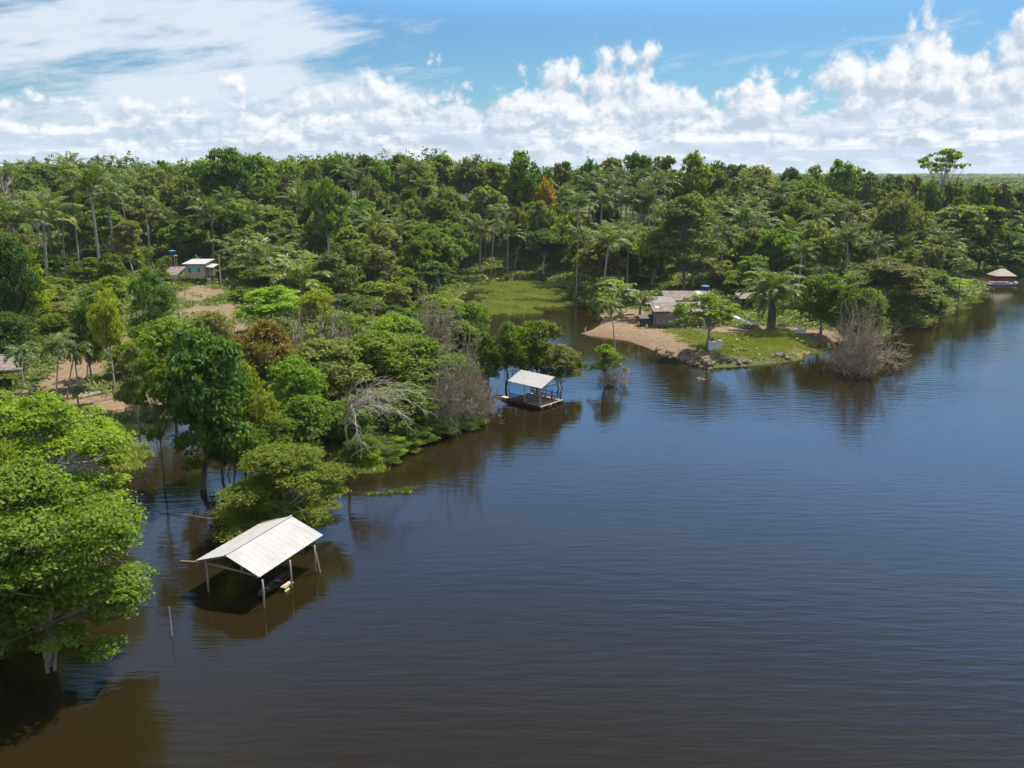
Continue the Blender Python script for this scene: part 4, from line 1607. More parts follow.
for t in (.04, .5, .96):
    a = fr + (br_ - fr) * t - UP * .14
    b = fl + (bl - fl) * t - UP * .14
    MB().beam(a - WX_ * -.15, b - WX_ * .15, .09, .12).build('tie_beam', WOOD, root)
    m = (a + b) / 2
    MB().beam(a + WX_ * .3, m + UP * 1.07, .07, .09).build('rafter', WOOD, root)
    MB().beam(b - WX_ * .3, m + UP * 1.07, .07, .09).build('rafter', WOOD, root)
MB().beam(fr - UP * .09 + WX_ * .25, br_ - UP * .09 + WX_ * .25, .08, .1).build('purlin', WOOD, root)
MB().beam(fl - UP * .09 - WX_ * .25, bl - UP * .09 - WX_ * .25, .08, .1).build('purlin', WOOD, root)
MB().tube([fl + A((.5, -.1, -.05)), fl + A((-1.15, .12, -.06))], [.05, .04], 6).build('projecting_pole', BOARD, root)
q = W(318.5, 572)
tag(MB().tube([(q[0] + .25, q[1] - .1, -.6), (q[0] - .1, q[1] + .05, 1.7)], [.05, .04], 6).build('leaning_stick', BOARD, origin=(q[0], q[1], 0)), 'thin pale stick leaning beside the rear corner post of the front shed', 'stick')

# a small half-hidden canoe with a pale board and a lime container under the roof
cq = W(285, 588)
cn = empty('canoe', (cq[0], cq[1], 0), 'small dark canoe moored in the shade under the front shed roof', 'canoe')
def hull(L, w, h, c, d, name, mat, parent=None):
    d = A(d) / np.linalg.norm(d)
    s = A((-d[1], d[0], 0))
    V, Fc = [], []
    n = 11
    for i in range(n):
        t = -1 + 2 * i / (n - 1)
        k = (1 - abs(t) ** 2.4) ** .7 + .02
        zz = .12 * t * t
        for (a, b) in ((-1, h), (-.75, .12), (0, 0), (.75, .12), (1, h), (.86, h), (.6, .2), (0, .08), (-.6, .2), (-.86, h)):
            V.append(A(c) + d * t * L / 2 + s * a * w / 2 * k + UP * (b + zz - .1))
    m = 10
    for i in range(n - 1):
        for j in range(m):
            Fc.append((i * m + j, i * m + (j + 1) % m, (i + 1) * m + (j + 1) % m, (i + 1) * m + j))
    Fc += [tuple(range(m))[::-1], tuple((n - 1) * m + j for j in range(m))]
    mb = MB()
    mb.add(V, Fc)
    return mb.build(name, mat, parent)
hull(4.2, .85, .38, (cq[0] - .9, cq[1] + .4, 0), LX, 'hull', DARKWOOD, cn)
for t in (-.9, .5):
    e = A((cq[0] - .9, cq[1] + .4, .2)) + LX * t
    MB().beam(e - WX_ * .36, e + WX_ * .36, .2, .03).build('thwart', WOOD, cn)
q = W(285.5, 584.5, .3)
tag(MB().beam(q - WX_ * .15 - LX * .55, q - WX_ * .15 + LX * .55, .5, .05).build('board', BOARD, origin=(q[0], q[1], .3)), 'pale board laid across the canoe under the front shed', 'board')
q = W(287, 590.5, .08)
lb = MB()
lb.tube([q - LX * .32, q - LX * .26, q + LX * .26, q + LX * .32], [.05, .12, .12, .05], 9)
tag(lb.build('jerrycan', YELPL, origin=(q[0], q[1], 0)), 'lime plastic container floating beside the middle post of the front shed', 'container')

q = W(172, 636)
tag(MB().tube([(q[0], q[1], -1.), (q[0] + .02, q[1], 1.0), (q[0] - .01, q[1] + .04, 2.25)], [.04, .035, .03], 6).build('stake', PALE_BARK, origin=(q[0], q[1], 0)), 'thin pale stake standing upright in open water near the front shed', 'stake')
a, b = W(150, 507, .2), W(214, 519, .3)
mid = (a + b) / 2 + A((0, 0, -.16))
ts = np.linspace(0, 1, 13)
tag(MB().tube([(1 - t) ** 2 * a + 2 * t * (1 - t) * mid + t * t * b for t in ts], .025, 5).build('mooring_rope', ROPE, origin=a), 'slack pale rope stretched over the water between two flooded trees', 'rope')

# ------------------------------------------------------------------ floating raft with a pale roof
efl, efr, err_ = A((-.62, 119.5, 3.0)), A((4.08, 115.0, 3.0)), A((8.0, 119.65, 3.0))
el_ = efl + err_ - efr
rr, rl = (efr + err_) / 2 + UP * 1.1, (efl + el_) / 2 + UP * 1.1
LR, WR = (efr - efl) / np.linalg.norm(efr - efl), (err_ - efr) / np.linalg.norm(err_ - efr)
c0 = (efr + el_) / 2
raft = empty('raft_house', (c0[0], c0[1], 0), 'floating timber raft with railings under a pale gable roof', 'raft')
mb = MB()
corrugated(mb, efl, efr, rr, rl, .6, .025)
corrugated(mb, err_, el_, rl, rr, .6, .025)
mb.build('roof', SHEET, raft)
d0 = A((3.9, 114.7, 0))
dl, dr = d0 - LR * 6.3, d0 + WR * 5.2
dk = MB()
for i in range(22):
    a = d0 + WR * (5.2 * i / 22 + .115)
    dk.beam(a + UP * .36, a - LR * 6.3 + UP * .36, .215, .05)
dk.build('deck', WOOD, raft)
for k in range(4):
    a = d0 + WR * (.35 + k * 1.5)
    MB().tube([a + LR * .25 + UP * .05, a - LR * 6.6 + UP * .05], [.3, .26], 9).build('float_log', DARKWOOD, raft)
MB().beam(d0 + UP * .42 + LR * .06, dr + UP * .42 + LR * .06, .16, .16).build('edge_beam', BOARD, raft)
MB().beam(d0 + UP * .4 - WR * .05, dl + UP * .4 - WR * .05, .14, .3).build('side_board', DARKWOOD, raft)
posts = [d0 - LR * t * 6.2 + WR * w for t in (.02, .5, .98) for w in (.15, 5.05)]
for q in posts:
    MB().beam(q + UP * .3, q + UP * 3.12, .15, .15).build('post', WOOD, raft)
def rails(a, b, zs, name='rail', mat=WOOD):
    for z in zs:
        MB().beam(a + UP * z, b + UP * z, .05, .12).build(name, mat, raft)
rails(posts[0], posts[2], (.75, 1.1), 'rail', DARKWOOD)
rails(posts[2], posts[4], (.6, .85, 1.1, 1.35), 'rail', DARKWOOD)
rails(posts[1], posts[5], (.8, 1.25))
rails(posts[0] + WR * 3.2, posts[1], (1.25,))
for t in (.04, .5, .97):
    a, b = efr - LR * 6.5 * t - UP * .12 + WR * .3, err_ - LR * 6.5 * t - UP * .12 - WR * .3
    MB().beam(a, b, .09, .12).build('tie_beam', WOOD, raft)
    MB().beam(a, (a + b) / 2 + UP * 1.0, .07, .09).build('rafter', WOOD, raft)
    MB().beam(b, (a + b) / 2 + UP * 1.0, .07, .09).build('rafter', WOOD, raft)
def bench(c, L, label):
    e = empty('bench', (c[0], c[1], .385), label, 'bench')
    c = A((c[0], c[1], .385))
    MB().beam(c + LR * L / 2 + UP * .45, c - LR * L / 2 + UP * .45, .34, .05).build('seat', BOARD, e)
    for s in (-1, 1):
        MB().beam(c + LR * s * (L / 2 - .2), c + LR * s * (L / 2 - .2) + UP * .43, .08, .28).build('leg', WOOD, e)
bench(d0 - LR * 1.7 + WR * 4.2, 2.2, 'plank bench nearest the figure in blue on the raft')
bench(d0 - LR * 3.9 + WR * 4.2, 1.8, 'plank bench at the shore end of the raft')
tb = empty('table', (0, 0, 0), 'plank table standing in the middle of the raft', 'table')
tc_ = d0 - LR * 2.9 + WR * 2.7
tb.location = (tc_[0], tc_[1], .385)
MB().beam(tc_ + LR * .8 + UP * 1.12, tc_ - LR * .8 + UP * 1.12, .75, .05).build('table_top', BOARD, tb)
for i in (-1, 1):
    for j in (-1, 1):
        q = tc_ + LR * .7 * i + WR * .3 * j
        MB().beam(q + UP * .385, q + UP * 1.095, .07).build('leg', WOOD, tb)
q = d0 - LR * 3.6 + WR * 1.0
bk = empty('bucket', (q[0], q[1], .385), 'pale plastic bucket standing on the raft by the front post', 'bucket')
MB().tube([q + UP * .385, q + UP * .8], [.16, .21], 10).build('body', WHITEP, bk)
MB().tube([q + UP * .8 + LR * .21 * math.cos(t) + UP * .2 * math.sin(t) for t in np.linspace(0, math.pi, 8)], .012, 4).build('handle', GREYROOF, bk)
q = d0 + WR * 2.0 + LR * .2
tag(MB().tube([q + UP * .1, q + UP * .16, q + UP * .4, q + UP * .46], [.14, .24, .24, .14], 10).build('float_drum', REDP, origin=(q[0], q[1], 0)), 'red float tied at the open end of the raft', 'float')
q = dl + WR * .8 - LR * .3
gpl = MB()
for k in range(3):
    a = q + WR * (.35 * k)
    gpl.beam(a + UP * .3 + LR * .6, a + UP * .18 - LR * 3.0, .3, .06)
gp = empty('gangplank', (q[0], q[1], 0), 'brown plank gangway floating from the raft to the trees', 'gangplank')
gpl.build('deck_board', DARKWOOD, gp)
MB().tube([q - LR * .4 + UP * .02 - WR * .2, q - LR * 3.4 + UP * .02 - WR * .1], [.16, .13], 7).build('float_log', WOOD, gp)
tag(MB().beam(q - LR * .2 + UP * .37 - WR * .1, q - LR * 1.5 + UP * .33 + WR * .1, .7, .05).build('board', BOARD, origin=(q[0], q[1], .3)), 'light coloured board lying on the gangway left of the raft', 'board')


# ------------------------------------------------------------------ the person on the raft
def person(loc, rz, label):
    pr = empty('person', loc, label, 'person', rz=rz)

    def skin_mesh(name, verts, edges, mat, lv=1, root_i=0):
        me = bpy.data.meshes.new(name)
        me.from_pydata([v[:3] for v in verts], edges, [])
        me.materials.append(mat)
        o = link(name, me, pr)
        md = o.modifiers.new('skin', 'SKIN')
        md.use_smooth_shade = True
        for i, v in enumerate(verts):
            me.skin_vertices[0].data[i].radius = (v[3], v[4] if len(v) > 4 else v[3])
        me.skin_vertices[0].data[root_i].use_root = True
        o.modifiers.new('sub', 'SUBSURF').levels = lv
        o.modifiers['sub'].render_levels = lv
        return o
    V, E = [], []

    def v(*a):
        V.append(a)
        return len(V) - 1

    def chain(start, pts):
        for p in pts:
            i = v(*p)
            E.append((start, i))
            start = i
        return start
    pel = v(0, 0, .95, .13, .1)
    chest = chain(pel, [(0, 0, 1.1, .12, .09), (0, .01, 1.28, .145, .1), (0, .01, 1.4, .11, .085)])
    chain(chest, [(0, 0, 1.5, .052), (0, -.015, 1.56, .062), (0, -.02, 1.63, .082, .098), (0, -.01, 1.7, .075, .09), (0, 0, 1.75, .035)])
    for s in (-1, 1):
        kn = chain(pel, [(s * .1, 0, .86, .088), (s * .11, -.02, .5, .058), (s * .115, .03, .3, .052), (s * .115, .04, .09, .038)])
        chain(kn, [(s * .12, -.03, .045, .04, .035), (s * .125, -.14, .03, .036, .022)])
        w = chain(chest, [(s * .17, .01, 1.39, .058), (s * .23, .0, 1.15, .044), (s * .24, -.1, .96, .036), (s * .24, -.15, .86, .026)])
        palm_ = chain(w, [(s * .24, -.175, .8, .03, .016)])
        for k, (dy, l) in enumerate(((-.028, .068), (-.009, .078), (.01, .072), (.028, .056))):
            chain(palm_, [(s * .24, -.18 + dy, .765, .009), (s * .238, -.185 + dy, .765 - l * .5, .0085), (s * .23, -.18 + dy, .765 - l, .007)])
        chain(palm_, [(s * .232, -.215, .8, .01), (s * .225, -.232, .77, .0085)])
    # nose
    body = skin_mesh('body', V, E, SKIN)
    S_, SE = [(0, 0, .93, .14, .115), (0, 0, 1.1, .135, .105), (0, .01, 1.28, .16, .115), (0, .01, 1.42, .11, .09), (.18, .01, 1.38, .072), (.235, 0, 1.16, .06), (-.18, .01, 1.38, .072), (-.235, 0, 1.16, .06)], [(0, 1), (1, 2), (2, 3), (2, 4), (4, 5), (2, 6), (6, 7)]
    skin_mesh('shirt', S_, SE, BLUECL)
    T_, TE = [(0, 0, .95, .14, .115), (.1, 0, .84, .105), (.112, -.01, .5, .078), (.115, .03, .14, .062), (-.1, 0, .84, .105), (-.112, -.01, .5, .078), (-.115, .03, .14, .062)], [(0, 1), (1, 2), (2, 3), (0, 4), (4, 5), (5, 6)]
    skin_mesh('trousers', T_, TE, NAVYCL)
    hv = MB()
    n, m = 6, 12
    Vh, Fh = [], []
    for i in range(n + 1):
        ph = math.pi / 2 * (1 - i / n * 1.05)
        for j in range(m):
            a = 2 * math.pi * j / m
            Vh.append((math.cos(a) * math.cos(ph) * .094, math.sin(a) * math.cos(ph) * .112 + .006, 1.665 + math.sin(ph) * .105))
    for i in range(n):
        for j in range(m):
            Fh.append((i * m + j, i * m + (j + 1) % m, (i + 1) * m + (j + 1) % m, (i + 1) * m + j))
    me = raw_mesh('hair', Vh, Fh, smooth=True)
    me.materials.append(HAIR)
    link('hair', me, pr)
    for s in (-1, 1):
        me = raw_mesh('eye', *ball((s * .032, -.108, 1.645), .011))
        me.materials.append(HAIR)
        link('eye', me, pr)
        me = raw_mesh('ear', *ball((s * .086, .0, 1.635), .022))
        me.materials.append(SKIN)
        link('ear', me, pr)
    me = raw_mesh('nose', *ball((0, -.122, 1.615), .016))
    me.materials.append(SKIN)
    link('nose', me, pr)
    me = raw_mesh('mouth', *ball((0, -.106, 1.575), .014))
    me.materials.append(CLAY)
    link('mouth', me, pr)
    return pr


def ball(c, r, n=6, m=8):
    V, Fc = [], []
    for i in range(n + 1):
        ph = math.pi * i / n
        for j in range(m):
            a = 2 * math.pi * j / m
            V.append((c[0] + math.cos(a) * math.sin(ph) * r, c[1] + math.sin(a) * math.sin(ph) * r, c[2] + math.cos(ph) * r))
    for i in range(n):
        for j in range(m):
            Fc.append((i * m + j, (i + 1) * m + j, (i + 1) * m + (j + 1) % m, i * m + (j + 1) % m))
    return V, Fc


pq = d0 + WR * 3.55 - LR * .75
person((pq[0], pq[1], .385), math.radians(60), 'person in a blue shirt and dark trousers standing at the open raft end')


# ------------------------------------------------------------------ farmhouse of grey planks
def plank_wall(mb, a, b, h, th=.08, pitch=.22):
    a, b = A(a, ), A(b)
    L = np.linalg.norm(b - a)
    d = (b - a) / L
    n = A((d[1], -d[0], 0))
    k = max(1, int(L / pitch))
    for i in range(k):
        p, q = a + d * (L * i / k), a + d * (L * (i + 1) / k - .012)
        o = n * (.012 if i % 2 else 0)
        mb.prism([p + o, q + o, q + o - n * th, p + o - n * th], UP * h)
    return mb


fh = empty('farmhouse', (34, 175, gz(34, 175)), 'grey plank farmhouse with several weathered low sheet roofs on the point', 'house')
g0 = gz(33, 175) - .3
mb = MB()
plank_wall(mb, (29.6, 175.2, g0), (38.5, 175.2, g0), 4.3 - g0)
plank_wall(mb, (29.6, 180.4, g0), (29.6, 175.2, g0), 4.3 - g0)
mb.build('front_wall', GREYWOOD, fh)
mb = MB()
plank_wall(mb, (33.2, 187, g0), (42.8, 187, g0), 4.6 - g0)
plank_wall(mb, (33.2, 193, g0), (33.2, 187, g0), 4.6 - g0)
mb.build('rear_wall', GREYWOOD, fh)
mb = MB()
corrugated(mb, (28.9, 174.2, 4.3), (40.6, 174.2, 4.3), (40.6, 180.7, 5.35), (28.9, 180.7, 5.35), .5, .03)
rfm = mb.build('roof', OLDROOF, fh)
def sheet_patch(x, y, w, l, z, slope, mat, name='patch'):
    o = slab(MB(), [(x, y, z), (x + w, y, z), (x + w, y + l, z + slope * l), (x, y + l, z + slope * l)], .02).build(name, mat, rfm, origin=fh.location)
    return o
sl = 1.05 / 6.5
for x, y in ((35.2, 177.0), (38.2, 177.2), (39.3, 179.0), (29.6, 176.4)):
    sheet_patch(x, y, .95, 1.4, 4.3 + (y - 174.2) * sl + .06, sl, SHEET)
mb = MB()
corrugated(mb, (28.4, 181.0, 4.85), (35.2, 181.0, 4.85), (35.2, 189.5, 5.3), (28.4, 189.5, 5.3), .5, .03)
mb.build('lean_to_roof', GREYROOF, fh)
mb = MB()
corrugated(mb, (33.6, 186.4, 4.85), (43.8, 186.4, 4.85), (43.8, 193.2, 6.0), (33.6, 193.2, 6.0), .5, .03)
rr2 = mb.build('rear_roof', OLDROOF, fh)
slab(MB(), [(41.2, 186.6, 4.95), (42.3, 186.6, 4.95), (42.3, 193, 6.04), (41.2, 193, 6.04)], .02).build('patch', SHEET, rr2, origin=fh.location)
MB().prism([(33.9, 175.05, g0), (35.1, 175.05, g0), (35.1, 175.05, g0 + 2.2), (33.9, 175.05, g0 + 2.2)], (0, .06, 0)).build('door', DARKWOOD, fh)
for x in (29.2, 38.2):
    MB().beam((x, 174.5, g0), (x, 174.5, 4.25), .14).build('post', WOOD, fh)
an = empty('outhouse', (28, 175.5, gz(28, 175)), 'small dark lean-to box against the left end of the farmhouse', 'lean-to')
mb = MB()
g1 = gz(28, 175) - .2
plank_wall(mb, (26.6, 174.9, g1), (29.3, 174.9, g1), 1.9)
plank_wall(mb, (26.6, 177.2, g1), (26.6, 174.9, g1), 1.9)
mb.build('wall', BLACK, an)
slab(MB(), [(26.3, 174.6, g1 + 1.93), (29.45, 174.6, g1 + 1.93), (29.45, 177.4, g1 + 2.25), (26.3, 177.4, g1 + 2.25)], .05).build('roof', BLACK, an)

sh_ = empty('hut', (55, 199, gz(55, 199)), 'low hut with a grey sheet roof between farmhouse and stout palm', 'hut')
g2 = gz(55, 199) - .3
mb = MB()
corrugated(mb, (52.3, 196.4, 3.75), (59.5, 196.4, 3.75), (59.5, 201.5, 4.45), (52.3, 201.5, 4.45), .5, .03)
mb.build('roof', OLDROOF, sh_)
mb = MB()
plank_wall(mb, (53, 199, g2), (58.8, 199, g2), 3.9 - g2)
mb.build('wall', DARKWOOD, sh_)
for x in (52.7, 56, 59.2):
    MB().beam((x, 196.7, g2), (x, 196.7, 3.72), .14).build('post', WOOD, sh_)
q = A((46.2, 178.5, 0))
tag(slab(MB(), [(45.4, 176.5, 3.1), (46.6, 176.5, 3.0), (49.6, 171.5, 2.0), (48.4, 171.5, 2.1)], .05).build('awning', WHITEP, origin=(47, 174, 2)), 'pale sloping sheet edge between the airy tree and the low hut', 'awning')


def water_tank(x, y, z, r, h, label, legs=True):
    g = gz(x, y)
    t = empty('water_tank', (x, y, g), label, 'water tank')
    MB().tube([(x, y, z), (x, y, z + h * .9), (x, y, z + h)], [r * .82, r, r], 16).build('drum', BLUEPL, t, smooth=False)
    MB().tube([(x, y, z + h), (x, y, z + h + .08), (x, y, z + h + .22)], [r * 1.06, r * 1.04, r * .3], 16).build('lid', BLUELID, t)
    MB().box((x, y, z - .06), (2 * r + .2, 2 * r + .2, .1)).build('platform', WOOD, t)
    for i in (-1, 1):
        for j in (-1, 1):
            MB().beam((x + i * r * .8, y + j * r * .8, g - .4), (x + i * r * .8, y + j * r * .8, z - .11), .14).build('leg', WOOD, t)
    return t


p = WD(705, 291.5, 200)
water_tank(p[0], 200, p[2], .95, 1.25, 'round blue water tank with light lid raised behind the farmhouse')
p = WD(172.5, 255.5, 214)
water_tank(p[0], 214, p[2], .8, 1.1, 'small blue water tank left above the stilt house')

q = W(714, 350, 1.1)
gq = gz(q[0], q[1])
ct = empty('cistern', (q[0], q[1], gq), 'square concrete cistern with a pale lid under the light airy tree', 'cistern')
MB().box((q[0], q[1], gq + .65), (2.3, 1.7, 1.7)).build('basin', CONCR, ct)
MB().box((q[0], q[1], gq + 1.56), (2.5, 1.9, .1)).build('lid', WHITEP, ct)
pt = MB().tube([(q[0] - .3, q[1], gq + 1.61), (q[0] - .3, q[1], gq + 1.75), (q[0] - .3, q[1], gq + 2.0), (q[0] - .3, q[1], gq + 2.15)], [.3, .42, .42, .3], 12)
tag(pt.build('clay_pot', CLAY, origin=(q[0] - .3, q[1], gq + 1.61)), 'round brown pot standing on the concrete cistern lid', 'pot')
q = W(800, 333, 1.2)
gq = gz(q[0], q[1])
wt_ = empty('trough', (q[0], q[1], gq), 'low white trough on the grass right of the stout palm', 'trough')
mb = MB()
for c, s in (((0, -.45, .45), (1.9, .08, .8)), ((0, .45, .45), (1.9, .08, .8)), ((-.95, 0, .45), (.08, .82, .8)), ((.95, 0, .45), (.08, .82, .8)), ((0, 0, .1), (1.82, .82, .08))):
    mb.box(A(c) + A((q[0], q[1], gq)), s)
mb.build('basin', WHITEP, wt_)

# stones along the eroded bank
rk_rng = np.random.default_rng(21)
def rock_mesh(i):
    V, Fc = ball((0, 0, 0), 1, 7, 9)
    V = A(V)
    n = wob(V[:, 0] + i * 3, V[:, 1] + V[:, 2] * 1.7, 2.1, i)
    V = V * (1 + .4 * n[:, None]) * A((1, .8, .62))
    me = raw_mesh('rock', V, Fc)
    me.materials.append(ROCK)
    return me
rms = [rock_mesh(i) for i in range(4)]
k = 0
for cu, cv, nn, sp_ in ((668, 354, 9, 10), (688, 361, 12, 12), (706, 365, 9, 9), (736, 362, 6, 12), (816, 352, 7, 10), (690, 355, 6, 12), (780, 358, 6, 16)):
    for _ in range(nn):
        u, v = cu + rk_rng.normal() * sp_ * .6, cv + rk_rng.normal() * 2.2
        p = hit(u, v)
        s = rk_rng.uniform(.3, .75)
        where = 'under the airy tree' if cu < 720 else ('below the lawn' if cu < 800 else 'beside the bare grey bush')
        o = link('rock', rms[k % 4], None, (p[0], p[1], gz(p[0], p[1]) + s * .1))
        o.scale = (s, s, s)
        o.rotation_euler = (0, 0, rk_rng.uniform(0, 6.28))
        tag(o, 'brown rock on the eroded bank ' + where, 'rock', 'rocks on the bank ' + where)
        k += 1
p = W(702, 379.5)
o = link('rock', rms[1], None, (p[0], p[1], -.02))
o.scale = (1.15, .6, .45)
tag(o, 'tan flat rock breaking the water off the bank by the cistern', 'rock')
p = W(585.5, 331.5)
st = MB().tube([(p[0], p[1], -.3), (p[0] - .08, p[1], .5), (p[0] + .1, p[1], .95)], [.22, .17, .1], 7)
tag(st.build('stump', PALE_BARK, origin=(p[0], p[1], 0)), 'pale weathered stump at the tip of the sand spit', 'stump')

# ------------------------------------------------------------------ stilt house on the hill
hx, hy = -74.8, 206.0
hg = gz(hx, hy)
print('stilt ground', hg)
hz0, hz1 = hg + 1.7, hg + 4.75
stl = empty('stilt_house', (hx, hy, hg), 'small pinkish plank house on stilts with a pale flat roof', 'house')
x0, x1, y0, y1 = -77.2, -72.6, 203.8, 208.6
mb = MB()
plank_wall(mb, (x0, y0, hz0), (x1, y0, hz0), 3.0, .08, .3)
plank_wall(mb, (x1, y0, hz0), (x1, y1, hz0), 3.0, .08, .3)
plank_wall(mb, (x0, y1, hz0), (x0, y0, hz0), 3.0, .08, .3)
plank_wall(mb, (x1, y1, hz0), (x0, y1, hz0), 3.0, .08, .3)
mb.build('wall', PINKWOOD, stl)
MB().box(((x0 + x1) / 2, (y0 + y1) / 2, hz0 - .08), (x1 - x0, y1 - y0, .15)).build('floor_platform', WOOD, stl)
wn = MB().box((x0 + 2.1, y0 - .03, hz0 + 1.55), (1.5, .08, 1.0)).build('window', TEAL, stl)
for s in (-1, 1):
    MB().box((x0 + 2.1 + s * 1.05, y0 - .06, hz0 + 1.55), (.6, .06, 1.05)).build('shutter', TEALD, wn, origin=stl.location)
mb = MB()
corrugated(mb, (x0 - .5, y0 - .7, hz1), (x1 + .4, y0 - .7, hz1), (x1 + .6, y1 + 1.2, hz1 + .55), (x0 - .3, y1 + 1.2, hz1 + .55), .6, .03)
mb.build('roof', SHEET, stl)
mb = MB()
corrugated(mb, (x1 + .05, y0 + .3, hz1 - .75), (x1 + 1.9, y0 + .3, hz1 - .95), (x1 + 1.9, y1, hz1 - .6), (x1 + .05, y1, hz1 - .4), .6, .03)
mb.build('porch_roof', SHEET, stl)
mb = MB()
plank_wall(mb, (x1 + .1, y0 + 2.2, hz0), (x1 + 1.6, y0 + 2.2, hz0), 2.1)
mb.build('porch_wall', CONCR, stl)
for x in (x0 + .2, x1 - .2, x1 + 1.6):
    for y in (y0 + .2, y1 - .3):
        MB().beam((x, y, hg - .5), (x, y, hz0 - .16 if x < x1 else hz1 - .9), .16).build('stilt', DARKWOOD, stl)
for k in range(6):
    MB().box((x1 + .9, y0 - .1 - .28 * (5 - k), hg + .15 + k * .27), (.9, .28, .06)).build('step', WOOD, stl)
lt = empty('lean_to', (-79.6, 205, hg), 'weathered open lean-to roof joined to the left of the stilt house', 'lean-to')
mb = MB()
corrugated(mb, (-82.3, 202.2, hg + 2.25), (-77.7, 202.2, hg + 2.35), (-77.7, 207.6, hg + 3.75), (-82.0, 207.6, hg + 3.65), .6, .03)
mb.build('roof', OLDROOF, lt)
for x, y, h in ((-82, 202.5, 2.3), (-78, 202.5, 2.3), (-81.8, 207.3, 3.5), (-78, 207.3, 3.5)):
    MB().beam((x, y, hg - .4), (x, y, hg + h - .1), .13).build('post', WOOD, lt)
slab(MB(), [(-80.8, 203.2, hg + .3), (-78.6, 203.2, hg + .3), (-78.6, 203.3, hg + 1.5), (-80.8, 203.3, hg + 1.5)], .06).build('white_panel', WHITEP, lt)
tag(MB().tube([(-78.9, 202.6, hg - .05), (-78.9, 202.6, hg + .35), (-78.9, 202.6, hg + .95)], [.36, .4, .38], 12).build('barrel', BLUEPL, origin=(-78.9, 202.6, hg)), 'blue barrel standing under the lean-to of the stilt house', 'barrel')
p = hit(221.5, 290)
pole = empty('utility_pole', (p[0], p[1], p[2]), 'thin pale pole standing just right of the stilt house', 'pole')
ht = WD(221, 254, p[1])[2]
MB().tube([(p[0], p[1], p[2] - .5), (p[0], p[1], ht)], [.13, .09], 8).build('shaft', PALE_BARK, pole)
MB().beam((p[0] - .55, p[1], ht - .35), (p[0] + .55, p[1], ht - .35), .09, .1).build('crossarm', WOOD, pole)

# ------------------------------------------------------------------ open shed and bits on the dirt yard
os_ = empty('open_shed', (-74, 125, gz(-74, 125)), 'open shed with a brown sheet roof and pale eave edge on the yard', 'shed')
zr = 3.95
mb = MB()
corrugated(mb, (-88, 121.0, zr - .55), (-71.6, 122.6, zr - .05), (-75.2, 129.5, zr + .65), (-88, 129.5, zr + .65), .6, .03)
mb.build('roof', OLDROOF, os_)
MB().beam((-88, 120.93, zr - .5), (-71.5, 122.5, zr + .02), .05, .2).build('fascia', SHEET, os_)
MB().beam((-88, 129.55, zr + .72), (-75.1, 129.55, zr + .72), .3, .1).build('ridge_board', SHEET, os_)
gs = gz(-74, 124)
for x, y in ((-71.9, 122.9), (-77, 122.4), (-82, 121.9), (-75.6, 129.2), (-80, 129.2)):
    MB().beam((x, y, gs - .6), (x, y, zr - .1 + (y - 122) * .07), .16).build('post', WOOD, os_)
for z in (.8, 1.5, 2.1):
    MB().beam((-72.0, 123.0, gs + z), (-75.4, 129.1, gs + z), .06, .16).build('rail', BOARD, os_)
q = W(75, 427, .4)
tag(MB().tube([q + A((-.9, .35, -.05)), q + A((.1, .0, .0)), q + A((.95, -.4, .02))], [.2, .22, .2], 9).build('log', PALE_BARK, origin=q), 'short pale log lying at the pond edge of the yard', 'log')
p = hit(88, 396)
for k, (dx, dy, L, lb) in enumerate(((-.6, .9, 3.6, 'longest grey plank of three lying beside the dark banana clump'), (.1, .2, 4.2, 'middle pale plank of three lying beside the dark banana clump'), (.6, -.5, 3.2, 'front grey plank of three lying beside the dark banana clump'))):
    a = A((p[0] + dx, p[1] + dy, p[2] + .22 + .02 * k))
    d = A((.62, .78, .03))
    tag(MB().beam(a - d * L / 2, a + d * L / 2, .34, .07).build('plank', PALE_BARK if k == 1 else WOOD, origin=a), lb, 'plank')

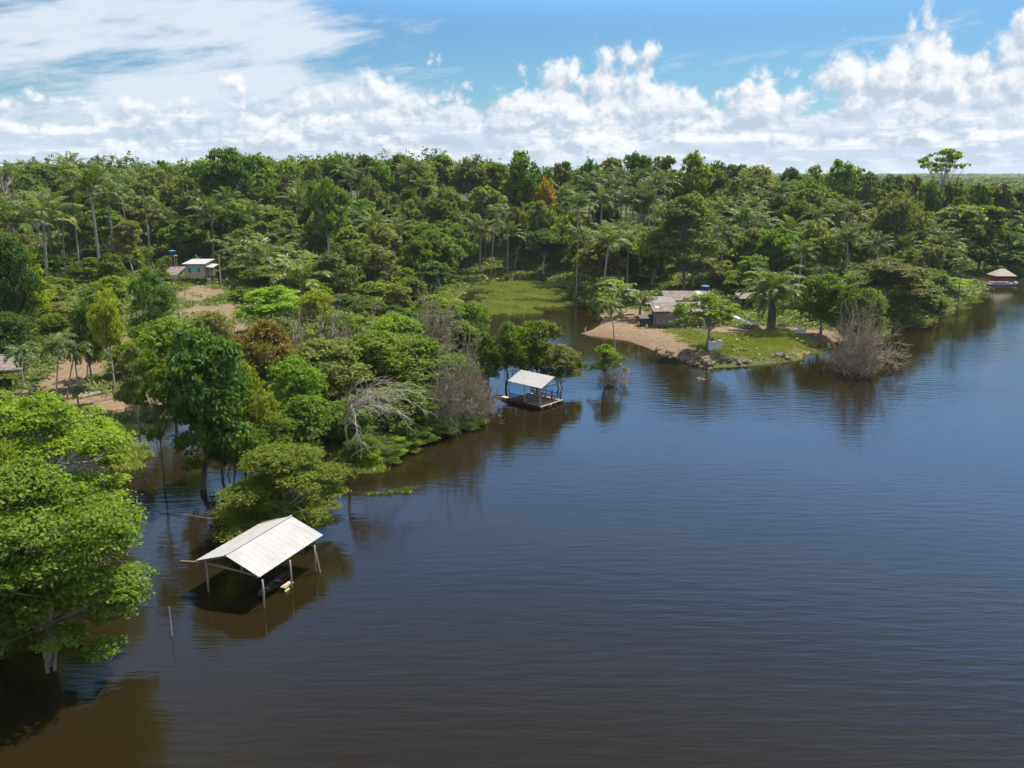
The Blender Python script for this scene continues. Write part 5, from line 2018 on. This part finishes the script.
# ------------------------------------------------------------------ far dock with the hip roof
dk_ = empty('floating_dock', (143, 252, 0), 'floating dock with red railings and a thatched hip roof on the far shore', 'dock')
dx0, dx1, dy0, dy1 = 138.8, 146.6, 249.3, 254.5
MB().box(((dx0 + dx1) / 2, (dy0 + dy1) / 2, .08), (dx1 - dx0, dy1 - dy0, .5)).build('hull', TEALD, dk_)
MB().box(((dx0 + dx1) / 2, (dy0 + dy1) / 2, .40), (dx1 - dx0 + .2, dy1 - dy0 + .2, .13)).build('deck', WHITEP, dk_)
MB().box((146.2, 249.6, .75), (1.1, 1.1, .55)).build('end_box', WHITEP, dk_)
ax0, ax1, ay0, ay1, az_ = 140.2, 146.3, 249.2, 254.6, 2.75
mb = MB()
ap = [A((142.6, 251.9, 4.6)), A((143.9, 251.9, 4.6))]
cs = [A((ax0, ay0, az_)), A((ax1, ay0, az_)), A((ax1, ay1, az_)), A((ax0, ay1, az_))]
mb.add(cs + ap + [c - UP * .15 for c in cs], [(0, 1, 5, 4), (1, 2, 5), (2, 3, 4, 5), (3, 0, 4), (6, 7, 1, 0), (7, 8, 2, 1), (8, 9, 3, 2), (9, 6, 0, 3), (9, 8, 7, 6)])
mb.build('hip_roof', THATCH, dk_)
for x, y in ((ax0 + .5, ay0 + .4), (ax1 - .5, ay0 + .4), (ax0 + .5, ay1 - .4), (ax1 - .5, ay1 - .4)):
    MB().beam((x, y, .46), (x, y, az_ - .1), .13).build('post', REDP, dk_)
for a, b in (((dx0, dy0, 0), (145.2, dy0, 0)), ((dx0, dy1, 0), (dx1, dy1, 0)), ((dx1, dy0 + 1.2, 0), (dx1, dy1, 0)), ((dx0, dy0, 0), (dx0, dy1, 0))):
    for z in (.85, 1.35):
        MB().beam(A(a) + UP * z, A(b) + UP * z, .07, .16).build('rail', REDP, dk_)
gw = empty('gangway', (135, 257, .3), 'long pale walkway from the wooded bank to the red-railed dock', 'gangway')
MB().beam((132.0, 262.5, .75), (138.9, 252.5, .55), 1.0, .12).build('deck_board', BOARD, gw)
for s in (-.5, .5):
    MB().beam((132.0 + s, 262.5 + s * .6, 1.6), (138.9 + s, 252.5 + s * .6, 1.4), .07, .1).build('rail', REDP, gw)
    for t in (0, .5, 1):
        x, y = 132.0 + 6.9 * t + s, 262.5 - 10 * t + s * .6
        MB().beam((x, y, -.8), (x, y, 1.6 - .2 * t), .08).build('post', WOOD, gw)
